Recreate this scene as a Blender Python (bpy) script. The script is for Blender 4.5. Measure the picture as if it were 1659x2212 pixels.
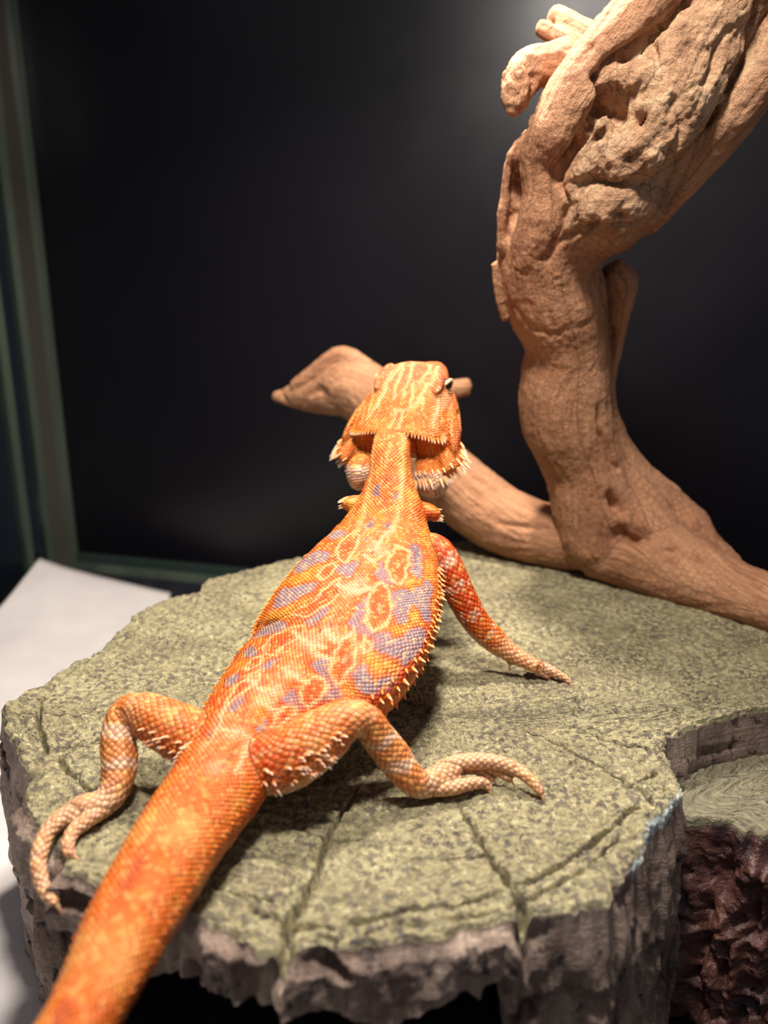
import bpy, bmesh, math, random
import numpy as np
from mathutils import Vector, Matrix
from mathutils.bvhtree import BVHTree

for o in list(bpy.data.objects):
    bpy.data.objects.remove(o)
random.seed(7)
rng = np.random.default_rng(7)
S = 0.01                      # all numbers below are centimetres; z = 0 is the top of the stump
SC = bpy.context.scene
COL = SC.collection

# ------------------------------------------------------------------ camera
F_PX = 1700.0
PITCH = math.radians(15.6)
CAM = np.array([0.0, 0.0, 15.0])
cam_data = bpy.data.cameras.new('camera')
cam = bpy.data.objects.new('camera', cam_data)
COL.objects.link(cam)
cam.location = tuple(CAM * S)
cam.rotation_euler = (math.pi / 2 - PITCH, 0, 0)
cam_data.sensor_fit = 'VERTICAL'
cam_data.sensor_height = 36.0
cam_data.lens = 36.0 * F_PX / 2212.0
cam_data.clip_start = 0.005
cam_data.clip_end = 20
cam_data.dof.use_dof = True
cam_data.dof.focus_distance = 0.285
cam_data.dof.aperture_fstop = 7.6
SC.camera = cam

# ------------------------------------------------------------------ light
SC.view_settings.view_transform = 'Standard'
SC.view_settings.look = 'None'
SC.view_settings.gamma = 1.0
SC.view_settings.use_curve_mapping = False
SC.view_settings.exposure = 0.22
world = bpy.data.worlds.new('room_light')
SC.world = world
world.use_nodes = True
world.node_tree.nodes['Background'].inputs['Color'].default_value = (0.95, 0.93, 1.0, 1)
world.node_tree.nodes['Background'].inputs['Strength'].default_value = 0.17


def lamp(name, loc, target, size, power, col, spread=180):
    d = bpy.data.lights.new(name, 'AREA')
    d.shape = 'DISK'
    d.size = size * S
    d.energy = power
    d.color = col
    d.spread = math.radians(spread)
    o = bpy.data.objects.new(name, d)
    COL.objects.link(o)
    o.location = Vector(loc) * S
    o.rotation_euler = (Vector(target) - Vector(loc)).to_track_quat('-Z', 'Y').to_euler()
    return o


lamp('basking_lamp', (2.5, 40, 42), (1, 29, 0), 3.2, 2.0, (1.0, 0.90, 0.79), 150)
lamp('daylight_lamp', (-0.5, 15.5, 47), (3, 29, 5), 6, 2.0, (1.0, 0.93, 0.86), 150)


# ------------------------------------------------------------------ maths helpers
FWD = np.array([0, math.cos(PITCH), -math.sin(PITCH)])
UPV = np.array([0, math.sin(PITCH), math.cos(PITCH)])
RIGHT = np.array([1.0, 0, 0])


def ray(px, py):
    return FWD + RIGHT * ((px - 829.5) / F_PX) + UPV * (-(py - 1106.0) / F_PX)


def at_z(px, py, z=0.0):
    d = ray(px, py)
    return CAM + d * ((z - CAM[2]) / d[2])


def at_y(px, py, y):
    d = ray(px, py)
    return CAM + d * (y / d[1])


def px_cm(p):
    """pixels per centimetre at point p"""
    return F_PX / float(np.dot(np.asarray(p) - CAM, FWD))


def nrm(v):
    v = np.asarray(v, float)
    return v / np.maximum(np.linalg.norm(v, axis=-1, keepdims=True), 1e-9)


def lin(r, g, b):
    out = []
    for c in (r, g, b):
        c = c / 255.0
        out.append(c / 12.92 if c <= 0.04045 else ((c + 0.055) / 1.055) ** 2.4)
    return np.array(out)


def smooth(x, a, b):
    t = np.clip((x - a) / (b - a), 0, 1)
    return t * t * (3 - 2 * t)


_perm = np.random.default_rng(3).permutation(256)
_perm = np.concatenate([_perm, _perm, _perm])
_grad = nrm(np.random.default_rng(4).normal(size=(256, 3)))


def perlin(P, seed=0):
    P = np.asarray(P, float) + seed * 17.31
    i = np.floor(P).astype(np.int64)
    f = P - i
    u = f * f * f * (f * (f * 6 - 15) + 10)
    i &= 255
    out = 0
    for dx in (0, 1):
        for dy in (0, 1):
            for dz in (0, 1):
                h = _perm[_perm[_perm[(i[:, 0] + dx) & 255] + ((i[:, 1] + dy) & 255)] + ((i[:, 2] + dz) & 255)]
                g = _grad[h]
                w = (u[:, 0] if dx else 1 - u[:, 0]) * (u[:, 1] if dy else 1 - u[:, 1]) * (u[:, 2] if dz else 1 - u[:, 2])
                out = out + w * (g[:, 0] * (f[:, 0] - dx) + g[:, 1] * (f[:, 1] - dy) + g[:, 2] * (f[:, 2] - dz))
    return out * 1.6


def fbm(P, octaves=4, seed=0, gain=0.5):
    a, s, out = 1.0, 1.0, 0
    for k in range(octaves):
        out = out + a * perlin(np.asarray(P) * s, seed + k)
        a *= gain
        s *= 2.03
    return out


def ridged(P, octaves=3, seed=0):
    a, s, out = 1.0, 1.0, 0
    for k in range(octaves):
        out = out + a * (1 - 2 * np.abs(perlin(np.asarray(P) * s, seed + k)))
        a *= 0.5
        s *= 2.1
    return out


def catmull(A, n):
    """resample control rows A to n rows, evenly by length of the first three columns"""
    A = np.asarray(A, float)
    P = np.vstack([2 * A[0] - A[1], A, 2 * A[-1] - A[-2]])
    rows = []
    for k in range(len(A) - 1):
        p0, p1, p2, p3 = P[k], P[k + 1], P[k + 2], P[k + 3]
        for t in np.linspace(0, 1, 24, endpoint=False):
            rows.append(0.5 * ((2 * p1) + (-p0 + p2) * t + (2 * p0 - 5 * p1 + 4 * p2 - p3) * t * t + (-p0 + 3 * p1 - 3 * p2 + p3) * t ** 3))
    rows.append(A[-1])
    R = np.array(rows)
    L = np.concatenate([[0], np.cumsum(np.linalg.norm(np.diff(R[:, :3], axis=0), axis=1))])
    s = np.linspace(0, L[-1], n)
    return np.column_stack([np.interp(s, L, R[:, c]) for c in range(R.shape[1])]), s


class Chain:
    """a swept tube: centre line, side and up vectors, half width and heights above / below"""
    def __init__(self, ctrl, n, headings=None, ref=(0, 0, 1), power=2.0):
        R, self.s = catmull(ctrl, n)
        self.C = R[:, :3]
        self.w = np.maximum(R[:, 3], 0.02)
        self.ht = np.maximum(R[:, 4] if R.shape[1] > 4 else R[:, 3], 0.02)
        self.hb = np.maximum(R[:, 5] if R.shape[1] > 5 else self.ht, 0.02)
        self.T = nrm(np.gradient(self.C, axis=0))
        if headings is not None:
            h = np.radians(np.interp(self.s, np.linspace(0, self.s[-1], len(headings)), headings)) if len(headings) != R.shape[0] else np.radians(headings)
            X = np.column_stack([np.cos(h), -np.sin(h), np.zeros_like(h)])
            X = nrm(X - self.T * np.sum(X * self.T, axis=1, keepdims=True))
        else:
            X = np.zeros_like(self.C)
            x = np.cross(self.T[0], ref)
            if np.linalg.norm(x) < 0.2:
                x = np.cross(self.T[0], (0, 1, 0.2))
            for k in range(len(X)):
                x = nrm(x - self.T[k] * np.dot(x, self.T[k]))
                X[k] = x
        self.X = X
        self.U = nrm(np.cross(self.X, self.T))
        self.power = power

    def mesh(self, m=28):
        V, Fc = [], []
        n = len(self.C)
        a = np.linspace(0, 2 * math.pi, m, endpoint=False)
        e = 2.0 / self.power
        cx = np.sign(np.sin(a)) * np.abs(np.sin(a)) ** e
        cz = np.sign(np.cos(a)) * np.abs(np.cos(a)) ** e
        for k in range(n):
            h = np.where(cz >= 0, self.ht[k], self.hb[k])
            V.append(self.C[k] + np.outer(cx * self.w[k], self.X[k]) + np.outer(cz * h, self.U[k]))
        for k in range(n - 1):
            for j in range(m):
                j2 = (j + 1) % m
                Fc.append((k * m + j, k * m + j2, (k + 1) * m + j2, (k + 1) * m + j))
        base = n * m
        V.append((self.C[0] - self.T[0] * self.w[0] * 0.5)[None])
        V.append((self.C[-1] + self.T[-1] * self.w[-1] * 0.5)[None])
        for j in range(m):
            j2 = (j + 1) % m
            Fc.append((base, j2, j))
            Fc.append((base + 1, (n - 1) * m + j, (n - 1) * m + j2))
        return np.vstack(V), Fc

    def locate(self, P):
        """nearest station: returns index, signed x, signed z, normalised distance"""
        idx = np.empty(len(P), int)
        for a in range(0, len(P), 20000):
            q = P[a:a + 20000]
            d = (q ** 2).sum(1)[:, None] - 2 * q @ self.C.T + (self.C ** 2).sum(1)[None]
            idx[a:a + 20000] = d.argmin(1)
        r = P - self.C[idx]
        x = np.sum(r * self.X[idx], axis=1)
        z = np.sum(r * self.U[idx], axis=1)
        l = np.sum(r * self.T[idx], axis=1)
        h = np.where(z >= 0, self.ht[idx], self.hb[idx])
        nd = np.sqrt((x / self.w[idx]) ** 2 + (z / h) ** 2 + (l / np.maximum(self.w[idx], h)) ** 2)
        self.l = l
        return idx, x, z, nd

    def uv(self, idx, x, z):
        h = np.where(z >= 0, self.ht[idx], self.hb[idx])
        w = self.w[idx]
        phi = np.arctan2(x / w, z / h)
        arc = np.zeros_like(phi)
        K = 14
        for k in range(K):
            p = phi * (k + 0.5) / K
            arc += np.sqrt((w * np.cos(p)) ** 2 + (h * np.sin(p)) ** 2) * phi / K
        return self.s[idx] + np.clip(self.l, -0.4, 0.4), arc, phi


def merge(parts):
    V, Fc, b = [], [], 0
    for v, f in parts:
        V.append(np.asarray(v))
        Fc += [tuple(i + b for i in q) for q in f]
        b += len(v)
    return np.vstack(V), Fc


def ellipsoid(c, axes, n=20, m=28):
    """axes: three vectors already scaled to the radii"""
    V, Fc = [], []
    A = np.asarray(axes, float)
    for i in range(1, n):
        t = math.pi * i / n
        for j in range(m):
            p = 2 * math.pi * j / m
            V.append(np.asarray(c) + A[0] * math.sin(t) * math.cos(p) + A[1] * math.sin(t) * math.sin(p) + A[2] * math.cos(t))
    for i in range(n - 2):
        for j in range(m):
            j2 = (j + 1) % m
            Fc.append((i * m + j, (i + 1) * m + j, (i + 1) * m + j2, i * m + j2))
    b = len(V)
    V.append(np.asarray(c) + A[2])
    V.append(np.asarray(c) - A[2])
    for j in range(m):
        j2 = (j + 1) % m
        Fc.append((b, j, j2))
        Fc.append((b + 1, (n - 2) * m + j2, (n - 2) * m + j))
    return np.array(V), Fc


def remesh(V, Fc, voxel, smooth_it=4, smooth_f=0.5):
    """fuse overlapping closed shapes into one continuous surface (units stay centimetres)"""
    me = bpy.data.meshes.new('tmp')
    me.from_pydata([tuple(v) for v in V], [], Fc)
    bm = bmesh.new()
    bm.from_mesh(me)
    bmesh.ops.recalc_face_normals(bm, faces=bm.faces)
    bm.to_mesh(me)
    bm.free()
    ob = bpy.data.objects.new('tmp', me)
    COL.objects.link(ob)
    r = ob.modifiers.new('r', 'REMESH')
    r.mode = 'VOXEL'
    r.voxel_size = voxel
    if smooth_it:
        sm = ob.modifiers.new('s', 'SMOOTH')
        sm.factor = smooth_f
        sm.iterations = smooth_it
    dg = bpy.context.evaluated_depsgraph_get()
    dg.update()
    out = bpy.data.meshes.new_from_object(ob.evaluated_get(dg))
    bpy.data.objects.remove(ob)
    bpy.data.meshes.remove(me)
    return out


def get_v(me):
    a = np.empty(len(me.vertices) * 3)
    me.vertices.foreach_get('co', a)
    return a.reshape(-1, 3)


def get_n(me):
    a = np.empty(len(me.vertices) * 3, np.float32)
    me.vertices.foreach_get('normal', a)
    return a.reshape(-1, 3).astype(float)


def set_v(me, V):
    me.vertices.foreach_set('co', np.asarray(V, np.float32).ravel())
    me.update()


def bvh_of(me):
    V = [Vector(v.co) for v in me.vertices]
    return BVHTree.FromPolygons(V, [tuple(p.vertices) for p in me.polygons])


def cast(bvh, px, py):
    d = nrm(ray(px, py))
    hit = bvh.ray_cast(Vector(CAM), Vector(d))
    return None if hit[0] is None else np.array(hit[0])


def poly_dist(P, line):
    """distance of points to a polyline and the position along it (0..1)"""
    line = np.asarray(line, float)
    best = np.full(len(P), 1e9)
    pos = np.zeros(len(P))
    n = len(line) - 1
    for k in range(n):
        a, b = line[k], line[k + 1]
        ab = b - a
        t = np.clip(((P - a) @ ab) / max(ab @ ab, 1e-9), 0, 1)
        d = np.linalg.norm(P - (a + t[:, None] * ab), axis=1)
        m = d < best
        best[m] = d[m]
        pos[m] = (k + t[m]) / n
    return best, pos


def inside(poly, x, y):
    poly = np.asarray(poly, float)
    c = np.zeros(len(x), bool)
    j = len(poly) - 1
    for i in range(len(poly)):
        xi, yi, xj, yj = poly[i, 0], poly[i, 1], poly[j, 0], poly[j, 1]
        hit = ((yi > y) != (yj > y)) & (x < (xj - xi) * (y - yi) / (yj - yi + 1e-12) + xi)
        c ^= hit
        j = i
    return c


def attr_vec(me, name, A):
    at = me.attributes.new(name, 'FLOAT_VECTOR', 'POINT')
    at.data.foreach_set('vector', np.asarray(A, np.float32).ravel())


def attr_col(me, name, A):
    at = me.color_attributes.new(name, 'FLOAT_COLOR', 'POINT')
    at.data.foreach_set('color', np.column_stack([A, np.ones(len(A))]).astype(np.float32).ravel())


def attr_f(me, name, A):
    at = me.attributes.new(name, 'FLOAT', 'POINT')
    at.data.foreach_set('value', np.asarray(A, np.float32))


def shade(me):
    me.polygons.foreach_set('use_smooth', np.ones(len(me.polygons), bool))
    me.update()


def grid_mesh(name, V, nu, nv, wrap):
    """V ordered [v][u]; wrap joins u ends"""
    me = bpy.data.meshes.new(name)
    u = np.arange(nu if wrap else nu - 1)
    v = np.arange(nv - 1)
    U, W = np.meshgrid(u, v)
    U2 = (U + 1) % nu
    q = np.stack([W * nu + U, W * nu + U2, (W + 1) * nu + U2, (W + 1) * nu + U], -1).reshape(-1, 4)
    me.vertices.add(len(V))
    me.vertices.foreach_set('co', np.asarray(V, np.float32).ravel())
    me.loops.add(q.size)
    me.loops.foreach_set('vertex_index', q.ravel().astype(np.int32))
    me.polygons.add(len(q))
    me.polygons.foreach_set('loop_start', (np.arange(len(q)) * 4).astype(np.int32))
    me.update(calc_edges=True)
    return me


def link(name, me, mat, parent=None, scale=True, loc=None):
    if scale:
        V = get_v(me)
        if loc is not None:
            V = V - np.asarray(loc)
        set_v(me, V * S)
    if mat is not None:
        me.materials.clear()
        me.materials.append(mat)
    o = bpy.data.objects.new(name, me)
    COL.objects.link(o)
    if loc is not None:
        o.location = Vector(loc) * S
    if parent is not None:
        o.parent = parent
        if parent.location.length > 0:
            o.matrix_parent_inverse = Matrix.Translation(-parent.location)
    return o


def thing(name, label, cat, loc):
    o = bpy.data.objects.new(name, None)
    COL.objects.link(o)
    o.location = Vector(loc) * S
    o.empty_display_size = 0.02
    o['label'] = label
    o['category'] = cat
    return o


# ------------------------------------------------------------------ material helpers
class Mat:
    def __init__(self, name, rough=0.6, spec=0.5):
        self.m = bpy.data.materials.new(name)
        self.m.use_nodes = True
        self.nt = self.m.node_tree
        self.b = self.nt.nodes['Principled BSDF']
        self.b.inputs['Roughness'].default_value = rough
        self.b.inputs['Specular IOR Level'].default_value = spec

    def n(self, t, **kw):
        nd = self.nt.nodes.new(t)
        for k, v in kw.items():
            if hasattr(nd, k):
                setattr(nd, k, v)
            else:
                nd.inputs[k.replace('_', ' ')].default_value = v
        return nd

    def l(self, a, b):
        self.nt.links.new(a, b)

    def coord(self, attr=None, scale=(1, 1, 1), rot=(0, 0, 0)):
        mp = self.n('ShaderNodeMapping')
        mp.inputs['Scale'].default_value = scale
        mp.inputs['Rotation'].default_value = rot
        if attr:
            a = self.n('ShaderNodeAttribute')
            a.attribute_name = attr
            self.l(a.outputs['Vector'], mp.inputs['Vector'])
        else:
            t = self.n('ShaderNodeTexCoord')
            self.l(t.outputs['Object'], mp.inputs['Vector'])
        return mp.outputs['Vector']

    def noise(self, vec, scale, detail=4, rough=0.55, dist=0.0):
        t = self.n('ShaderNodeTexNoise')
        t.inputs['Scale'].default_value = scale
        t.inputs['Detail'].default_value = detail
        t.inputs['Roughness'].default_value = rough
        t.inputs['Distortion'].default_value = dist
        self.l(vec, t.inputs['Vector'])
        return t.outputs['Fac']

    def ramp(self, fac, stops):
        r = self.n('ShaderNodeValToRGB')
        e = r.color_ramp.elements
        while len(e) < len(stops):
            e.new(0.5)
        for k, (p, c) in enumerate(stops):
            e[k].position = p
            e[k].color = (c[0], c[1], c[2], 1) if hasattr(c, '__len__') else (c, c, c, 1)
        self.l(fac, r.inputs['Fac'])
        return r.outputs['Color']

    def mix(self, fac, a, b, mode='MIX'):
        m = self.n('ShaderNodeMix')
        m.data_type = 'RGBA'
        m.blend_type = mode
        for sock, v in ((m.inputs[0], fac), (m.inputs[6], a), (m.inputs[7], b)):
            if hasattr(v, 'is_output'):
                self.l(v, sock)
            elif hasattr(v, '__len__'):
                sock.default_value = (v[0], v[1], v[2], 1)
            else:
                sock.default_value = v
        return m.outputs[2]

    def math(self, op, a, b=0.0):
        m = self.n('ShaderNodeMath')
        m.operation = op
        for sock, v in ((m.inputs[0], a), (m.inputs[1], b)):
            if hasattr(v, 'is_output'):
                self.l(v, sock)
            else:
                sock.default_value = v
        return m.outputs[0]

    def bump(self, height, dist, strength=1.0, prev=None):
        b = self.n('ShaderNodeBump')
        b.inputs['Strength'].default_value = strength
        b.inputs['Distance'].default_value = dist
        self.l(height, b.inputs['Height'])
        if prev is not None:
            self.l(prev, b.inputs['Normal'])
        return b.outputs['Normal']

    def base(self, c):
        if hasattr(c, 'is_output'):
            self.l(c, self.b.inputs['Base Color'])
        else:
            self.b.inputs['Base Color'].default_value = (c[0], c[1], c[2], 1)

    def normal(self, nn):
        self.l(nn, self.b.inputs['Normal'])


def plain(name, c, rough=0.6, spec=0.5, metal=0.0):
    m = Mat(name, rough, spec)
    m.base(c)
    m.b.inputs['Metallic'].default_value = metal
    return m.m


def box_mesh(name, frame, a, b):
    """box between corners a and b given in a frame (origin, e1, e2, e3)"""
    o, e1, e2, e3 = [np.asarray(v, float) for v in frame]
    V = []
    for i in (a[0], b[0]):
        for j in (a[1], b[1]):
            for k in (a[2], b[2]):
                V.append(tuple(o + e1 * i + e2 * j + e3 * k))
    Fc = [(0, 1, 3, 2), (4, 6, 7, 5), (0, 4, 5, 1), (2, 3, 7, 6), (0, 2, 6, 4), (1, 5, 7, 3)]
    me = bpy.data.meshes.new(name)
    me.from_pydata(V, [], Fc)
    bm = bmesh.new()
    bm.from_mesh(me)
    bmesh.ops.recalc_face_normals(bm, faces=bm.faces)
    bm.to_mesh(me)
    bm.free()
    return me


# ================================================================== THE TERRARIUM
FLOOR_Z = -10.0
KX, KY = -28.6, 69.8
ROT = math.radians(15)
E1 = np.array([math.cos(ROT), -math.sin(ROT), 0])
E2 = np.array([-math.sin(ROT), -math.cos(ROT), 0])
TANK = (np.array([KX, KY, FLOOR_Z]), E1, E2, np.array([0, 0, 1.0]))

m = Mat('black_panel', 0.32, 0.33)
v = m.coord(scale=(1, 1, 1))
m.base(m.ramp(m.noise(v, 6, 3), [(0.35, lin(13, 12, 17)), (0.7, lin(18, 16, 22))]))
m.l(m.ramp(m.noise(v, 25, 3), [(0.3, (0.30,) * 3), (0.7, (0.33,) * 3)]), m.b.inputs['Roughness'])
M_BLACK = m.m
m = Mat('dark_floor', 0.8, 0.2)
m.base(m.ramp(m.noise(m.coord(), 40, 4), [(0.3, lin(16, 17, 24)), (0.7, lin(34, 34, 42))]))
M_FLOOR = m.m
m = Mat('glass_edge', 0.18, 0.7)
m.base(m.ramp(m.noise(m.coord(scale=(1, 1, 0.15)), 20, 2), [(0.3, lin(58, 70, 62)), (0.7, lin(96, 106, 92))]))
M_GLASS_EDGE = m.m
M_TRIM = plain('taupe_trim', lin(74, 72, 66), 0.28, 0.6)
M_NAVY = plain('navy_panel', lin(40, 44, 70), 0.4, 0.4)
m = Mat('clear_glass', 0.04, 0.5)
m.b.inputs['Transmission Weight'].default_value = 1.0
m.b.inputs['IOR'].default_value = 1.45
m.base((0.80, 0.92, 0.86))
M_GLASS = m.m


def struct(name, me, mat, **kw):
    o = link(name, me, mat, **kw)
    o['kind'] = 'structure'
    return o


struct('floor', box_mesh('floor', TANK, (-14, -2, -1.0), (80, 62, 0)), M_FLOOR)
struct('wall_back', box_mesh('wall_back', TANK, (0.0, -1.0, 1.6), (80, 0.0, 62)), M_BLACK)
struct('trim_1', box_mesh('trim_1', TANK, (-4.5, -1.2, 0.0), (80, 0.6, 0.7)), M_GLASS_EDGE)
struct('trim_2', box_mesh('trim_2', TANK, (0.0, -1.1, 0.7), (80, 0.35, 1.6)), plain('dark_green_seal', lin(44, 58, 52), 0.5))
# left side: glass wall with its corner profile, seen at a shallow angle
struct('trim_3', box_mesh('trim_3', TANK, (-0.9, -0.4, 0.0), (0.0, 0.9, 62)), M_GLASS_EDGE)
struct('trim_4', box_mesh('trim_4', TANK, (-1.3, 0.9, 0.0), (-0.3, 2.6, 62)), M_TRIM)
struct('trim_5', box_mesh('trim_5', TANK, (-1.2, 2.6, 0.0), (-0.5, 3.4, 62)), M_GLASS_EDGE)
struct('trim_6', box_mesh('trim_6', TANK, (-1.4, 5.2, 0.0), (-0.5, 6.0, 62)), M_GLASS_EDGE)
struct('window_1', box_mesh('window_1', TANK, (-1.0, 3.4, 0.0), (-0.6, 60, 62)), M_GLASS)
struct('wall_left', box_mesh('wall_left', TANK, (-6.0, -2.0, 0.0), (-5.0, 60, 62)), M_NAVY)


# ------------------------------------------------------------------ paper liner with its curled corner
def build_paper():
    nu, nv = 60, 70
    V = []
    # edges of the sheet on the floor: far corner, far edge running to the right, left edge running to the camera
    A = at_y(85, 1205, 62.0)
    B = at_z(345, 1302, FLOOR_Z + 0.15)
    far_r = B + (B - A) * np.array([1, 1, 0]) * 0.10
    near_l = np.array([-34.0, 4.0, FLOOR_Z + 0.15])
    near_r = np.array([-8.5, 4.0, FLOOR_Z + 0.15])
    for j in range(nv):
        t = j / (nv - 1)
        for i in range(nu):
            q = i / (nu - 1)
            p = (A * (1 - q) + far_r * q) * (1 - t) + (near_l * (1 - q) + near_r * q) * t
            d = math.hypot(p[0] - A[0], p[1] - A[1])
            p[2] = FLOOR_Z + 0.15 + (A[2] - FLOOR_Z - 0.15) * max(0, 1 - d / 19.0) ** 1.6
            V.append(p)
    V = np.array(V)
    V[:, 2] += 0.10 * fbm(V * np.array([0.12, 0.12, 0]), 3, 5) * (V[:, 2] > FLOOR_Z + 0.1)
    V[:, 2] = np.maximum(V[:, 2], FLOOR_Z + 0.06)
    me = grid_mesh('paper', V, nu, nv, False)
    shade(me)
    m = Mat('white_paper', 0.85, 0.2)
    v = m.coord()
    m.base(m.ramp(m.noise(v, 18, 5), [(0.3, lin(206, 198, 196)), (0.7, lin(224, 217, 214))]))
    w = m.n('ShaderNodeTexVoronoi')
    w.inputs['Scale'].default_value = 260
    m.l(v, w.inputs['Vector'])
    m.normal(m.bump(w.outputs['Distance'], 0.0006, 0.35, m.bump(m.noise(v, 60, 4), 0.001, 0.3)))
    o = link('paper_liner', me, m.m)
    so = o.modifiers.new('thickness', 'SOLIDIFY')
    so.thickness = 0.0004
    so.offset = 1
    o['label'] = 'white paper liner on the terrarium floor with one curled far corner'
    o['category'] = 'paper'


build_paper()

# ================================================================== THE STUMP
OUT_PX = [(440, 1262), (470, 1246), (530, 1236), (600, 1216), (700, 1196), (830, 1180), (980, 1172), (1150, 1172), (1330, 1190), (1500, 1225),
          (1690, 1290), (1850, 1370), (1930, 1430), (1860, 1490), (1760, 1515), (1659, 1530), (1590, 1540), (1500, 1563), (1440, 1592), (1424, 1622),
          (1440, 1655), (1460, 1692), (1440, 1735), (1405, 1772), (1385, 1815), (1360, 1865), (1300, 1930), (1220, 1955), (1130, 1975),
          (1000, 2000), (900, 2014), (800, 2030), (700, 2040), (620, 2046), (540, 2030), (470, 2003), (395, 1965), (310, 1940), (220, 1915),
          (150, 1872), (122, 1810), (60, 1735), (52, 1705), (75, 1680), (52, 1625), (16, 1570), (10, 1532), (50, 1500), (92, 1482), (150, 1440),
          (200, 1415), (272, 1360), (290, 1334), (360, 1296), (400, 1285), (436, 1284)]


def build_stump():
    O = np.array([at_z(x, y)[:2] for x, y in OUT_PX])
    ctr = at_z(930, 1545)[:2]
    ang = np.arctan2(O[:, 1] - ctr[1], O[:, 0] - ctr[0])
    rad = np.linalg.norm(O - ctr, axis=1)
    order = np.argsort(ang)
    ang, rad = ang[order], rad[order]
    nu = 1080
    th = np.linspace(-math.pi, math.pi, nu, endpoint=False)
    R = np.interp(th, np.concatenate([ang - 2 * math.pi, ang, ang + 2 * math.pi]), np.tile(rad, 3))
    R = (R + np.roll(R, 1) + np.roll(R, -1) + np.roll(R, 2) + np.roll(R, -2)) / 5
    ring = np.column_stack([np.cos(th) * 5, np.sin(th) * 5, np.zeros(nu)])
    R = R + 0.20 * fbm(ring * 1.6, 4, 1) + 0.13 * ridged(ring * 4.0, 3, 9)
    cs = np.column_stack([np.cos(th), np.sin(th)])
    # how far the wall reaches down: an arched opening in front, the floor elsewhere
    deg = np.degrees(th)
    front = smooth(deg, -164, -158) * (1 - smooth(deg, -84, -74))
    zb_arch = -1.75 + 0.35 * np.sin(th * 17) * np.sin(th * 5 + 1) + 0.30 * fbm(ring * 1.3, 3, 4)
    zb = front * zb_arch + (1 - front) * (FLOOR_Z + 0.22)
    rows, top = [], []
    n_top = 300
    for k in range(n_top):
        f = (k / (n_top - 1)) ** 0.72
        r = np.maximum(R * f, 0.01)
        p = np.column_stack([ctr[0] + cs[:, 0] * r, ctr[1] + cs[:, 1] * r, np.zeros(nu)])
        rows.append(p)
        top.append(np.full(nu, 1.0))
    P = np.vstack(rows)
    ff = np.repeat((np.arange(n_top) / (n_top - 1)) ** 0.72, nu)
    rr = np.tile(R, n_top)
    edge = (1 - ff) * rr                    # distance from the rim
    # growth rings follow the outline, then cracks and pits
    wob = 0.25 * fbm(P * 0.35, 3, 21)
    z = 0.035 * np.sin((edge + wob) * 9.0) * smooth(edge, 0.1, 0.8)
    z += 0.05 * fbm(P * 0.8, 4, 31) + 0.028 * fbm(P * 5.0, 3, 35)
    z -= 0.05 * smooth(perlin(P * np.array([4.4, 7.0, 1.0]), 41), 0.18, 0.5)
    z -= 0.07 * smooth(edge, 0.5, 0.0) ** 2 + 0.12 * smooth(edge, 0.12, 0.0)
    tiers = ridged(np.column_stack([np.tile(np.cos(th), n_top) * 9, np.tile(np.sin(th), n_top) * 9, edge * 1.6]), 3, 51)
    z += 0.10 * tiers * smooth(edge, 2.2, 0.2)
    cracks = [
        ([(775, 1690), (752, 1738), (712, 1800), (690, 1860), (672, 1920), (642, 1962), (625, 1992), (612, 2060)], 0.05, 0.20, 0.45),
        ([(985, 1728), (1022, 1782), (1060, 1850), (1110, 1922), (1130, 1962), (1148, 2030)], 0.05, 0.22, 0.6),
        ([(1068, 1738), (1120, 1800), (1165, 1858)], 0.04, 0.06, 0.16),
        ([(500, 1925), (545, 1965), (620, 1998), (720, 2008), (800, 1990), (900, 1966), (980, 1960), (1080, 1930), (1200, 1880), (1290, 1812), (1380, 1740)], 0.07, 0.09, 0.22),
        ([(640, 2022), (740, 2026), (850, 2006), (960, 1988), (1060, 1972), (1180, 1930), (1280, 1870), (1340, 1812)], 0.05, 0.07, 0.18),
        ([(58, 1645), (110, 1622), (180, 1605), (232, 1588)], 0.24, 0.05, 0.5),
        ([(118, 1632), (170, 1684), (212, 1730)], 0.12, 0.08, 0.35),
        ([(335, 1335), (250, 1398), (170, 1440), (118, 1482), (86, 1512), (82, 1560), (100, 1625)], 0.06, 0.10, 0.28),
        ([(95, 1484), (150, 1482), (250, 1484), (340, 1492)], 0.10, 0.03, 0.2),
        ([(425, 1470), (445, 1476), (464, 1484)], 0.10, 0.05, 0.25),
        ([(1200, 1555), (1240, 1570), (1320, 1602), (1410, 1622)], 0.05, 0.13, 0.32),
        ([(1120, 1570), (1200, 1604), (1300, 1655), (1400, 1722), (1430, 1745)], 0.05, 0.13, 0.34),
        ([(1290, 1478), (1420, 1500), (1462, 1530), (1466, 1562)], 0.06, 0.07, 0.2),
        ([(1262, 1440), (1250, 1500), (1240, 1545)], 0.05, 0.05, 0.16),
        ([(560, 1765), (640, 1790), (700, 1810), (790, 1812)], 0.05, 0.08, 0.22),
        ([(800, 1540), (850, 1590), (905, 1620)], 0.03, 0.05, 0.14),
        ([(1150, 1370), (1240, 1350), (1330, 1330)], 0.06, 0.06, 0.2),
        ([(420, 1900), (470, 1920), (540, 1940), (610, 1955)], 0.05, 0.06, 0.2),
        ([(1130, 1500), (1125, 1540)], 0.04, 0.05, 0.15),
        ([(860, 1860), (990, 1850), (1050, 1845)], 0.03, 0.05, 0.12),
        ([(1350, 1700), (1385, 1690), (1420, 1668)], 0.08, 0.10, 0.3),
    ]
    wig = 0.10 * np.column_stack([perlin(P * 2.2, 61), perlin(P * 2.2, 62)])
    P2 = P[:, :2] + wig
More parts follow.
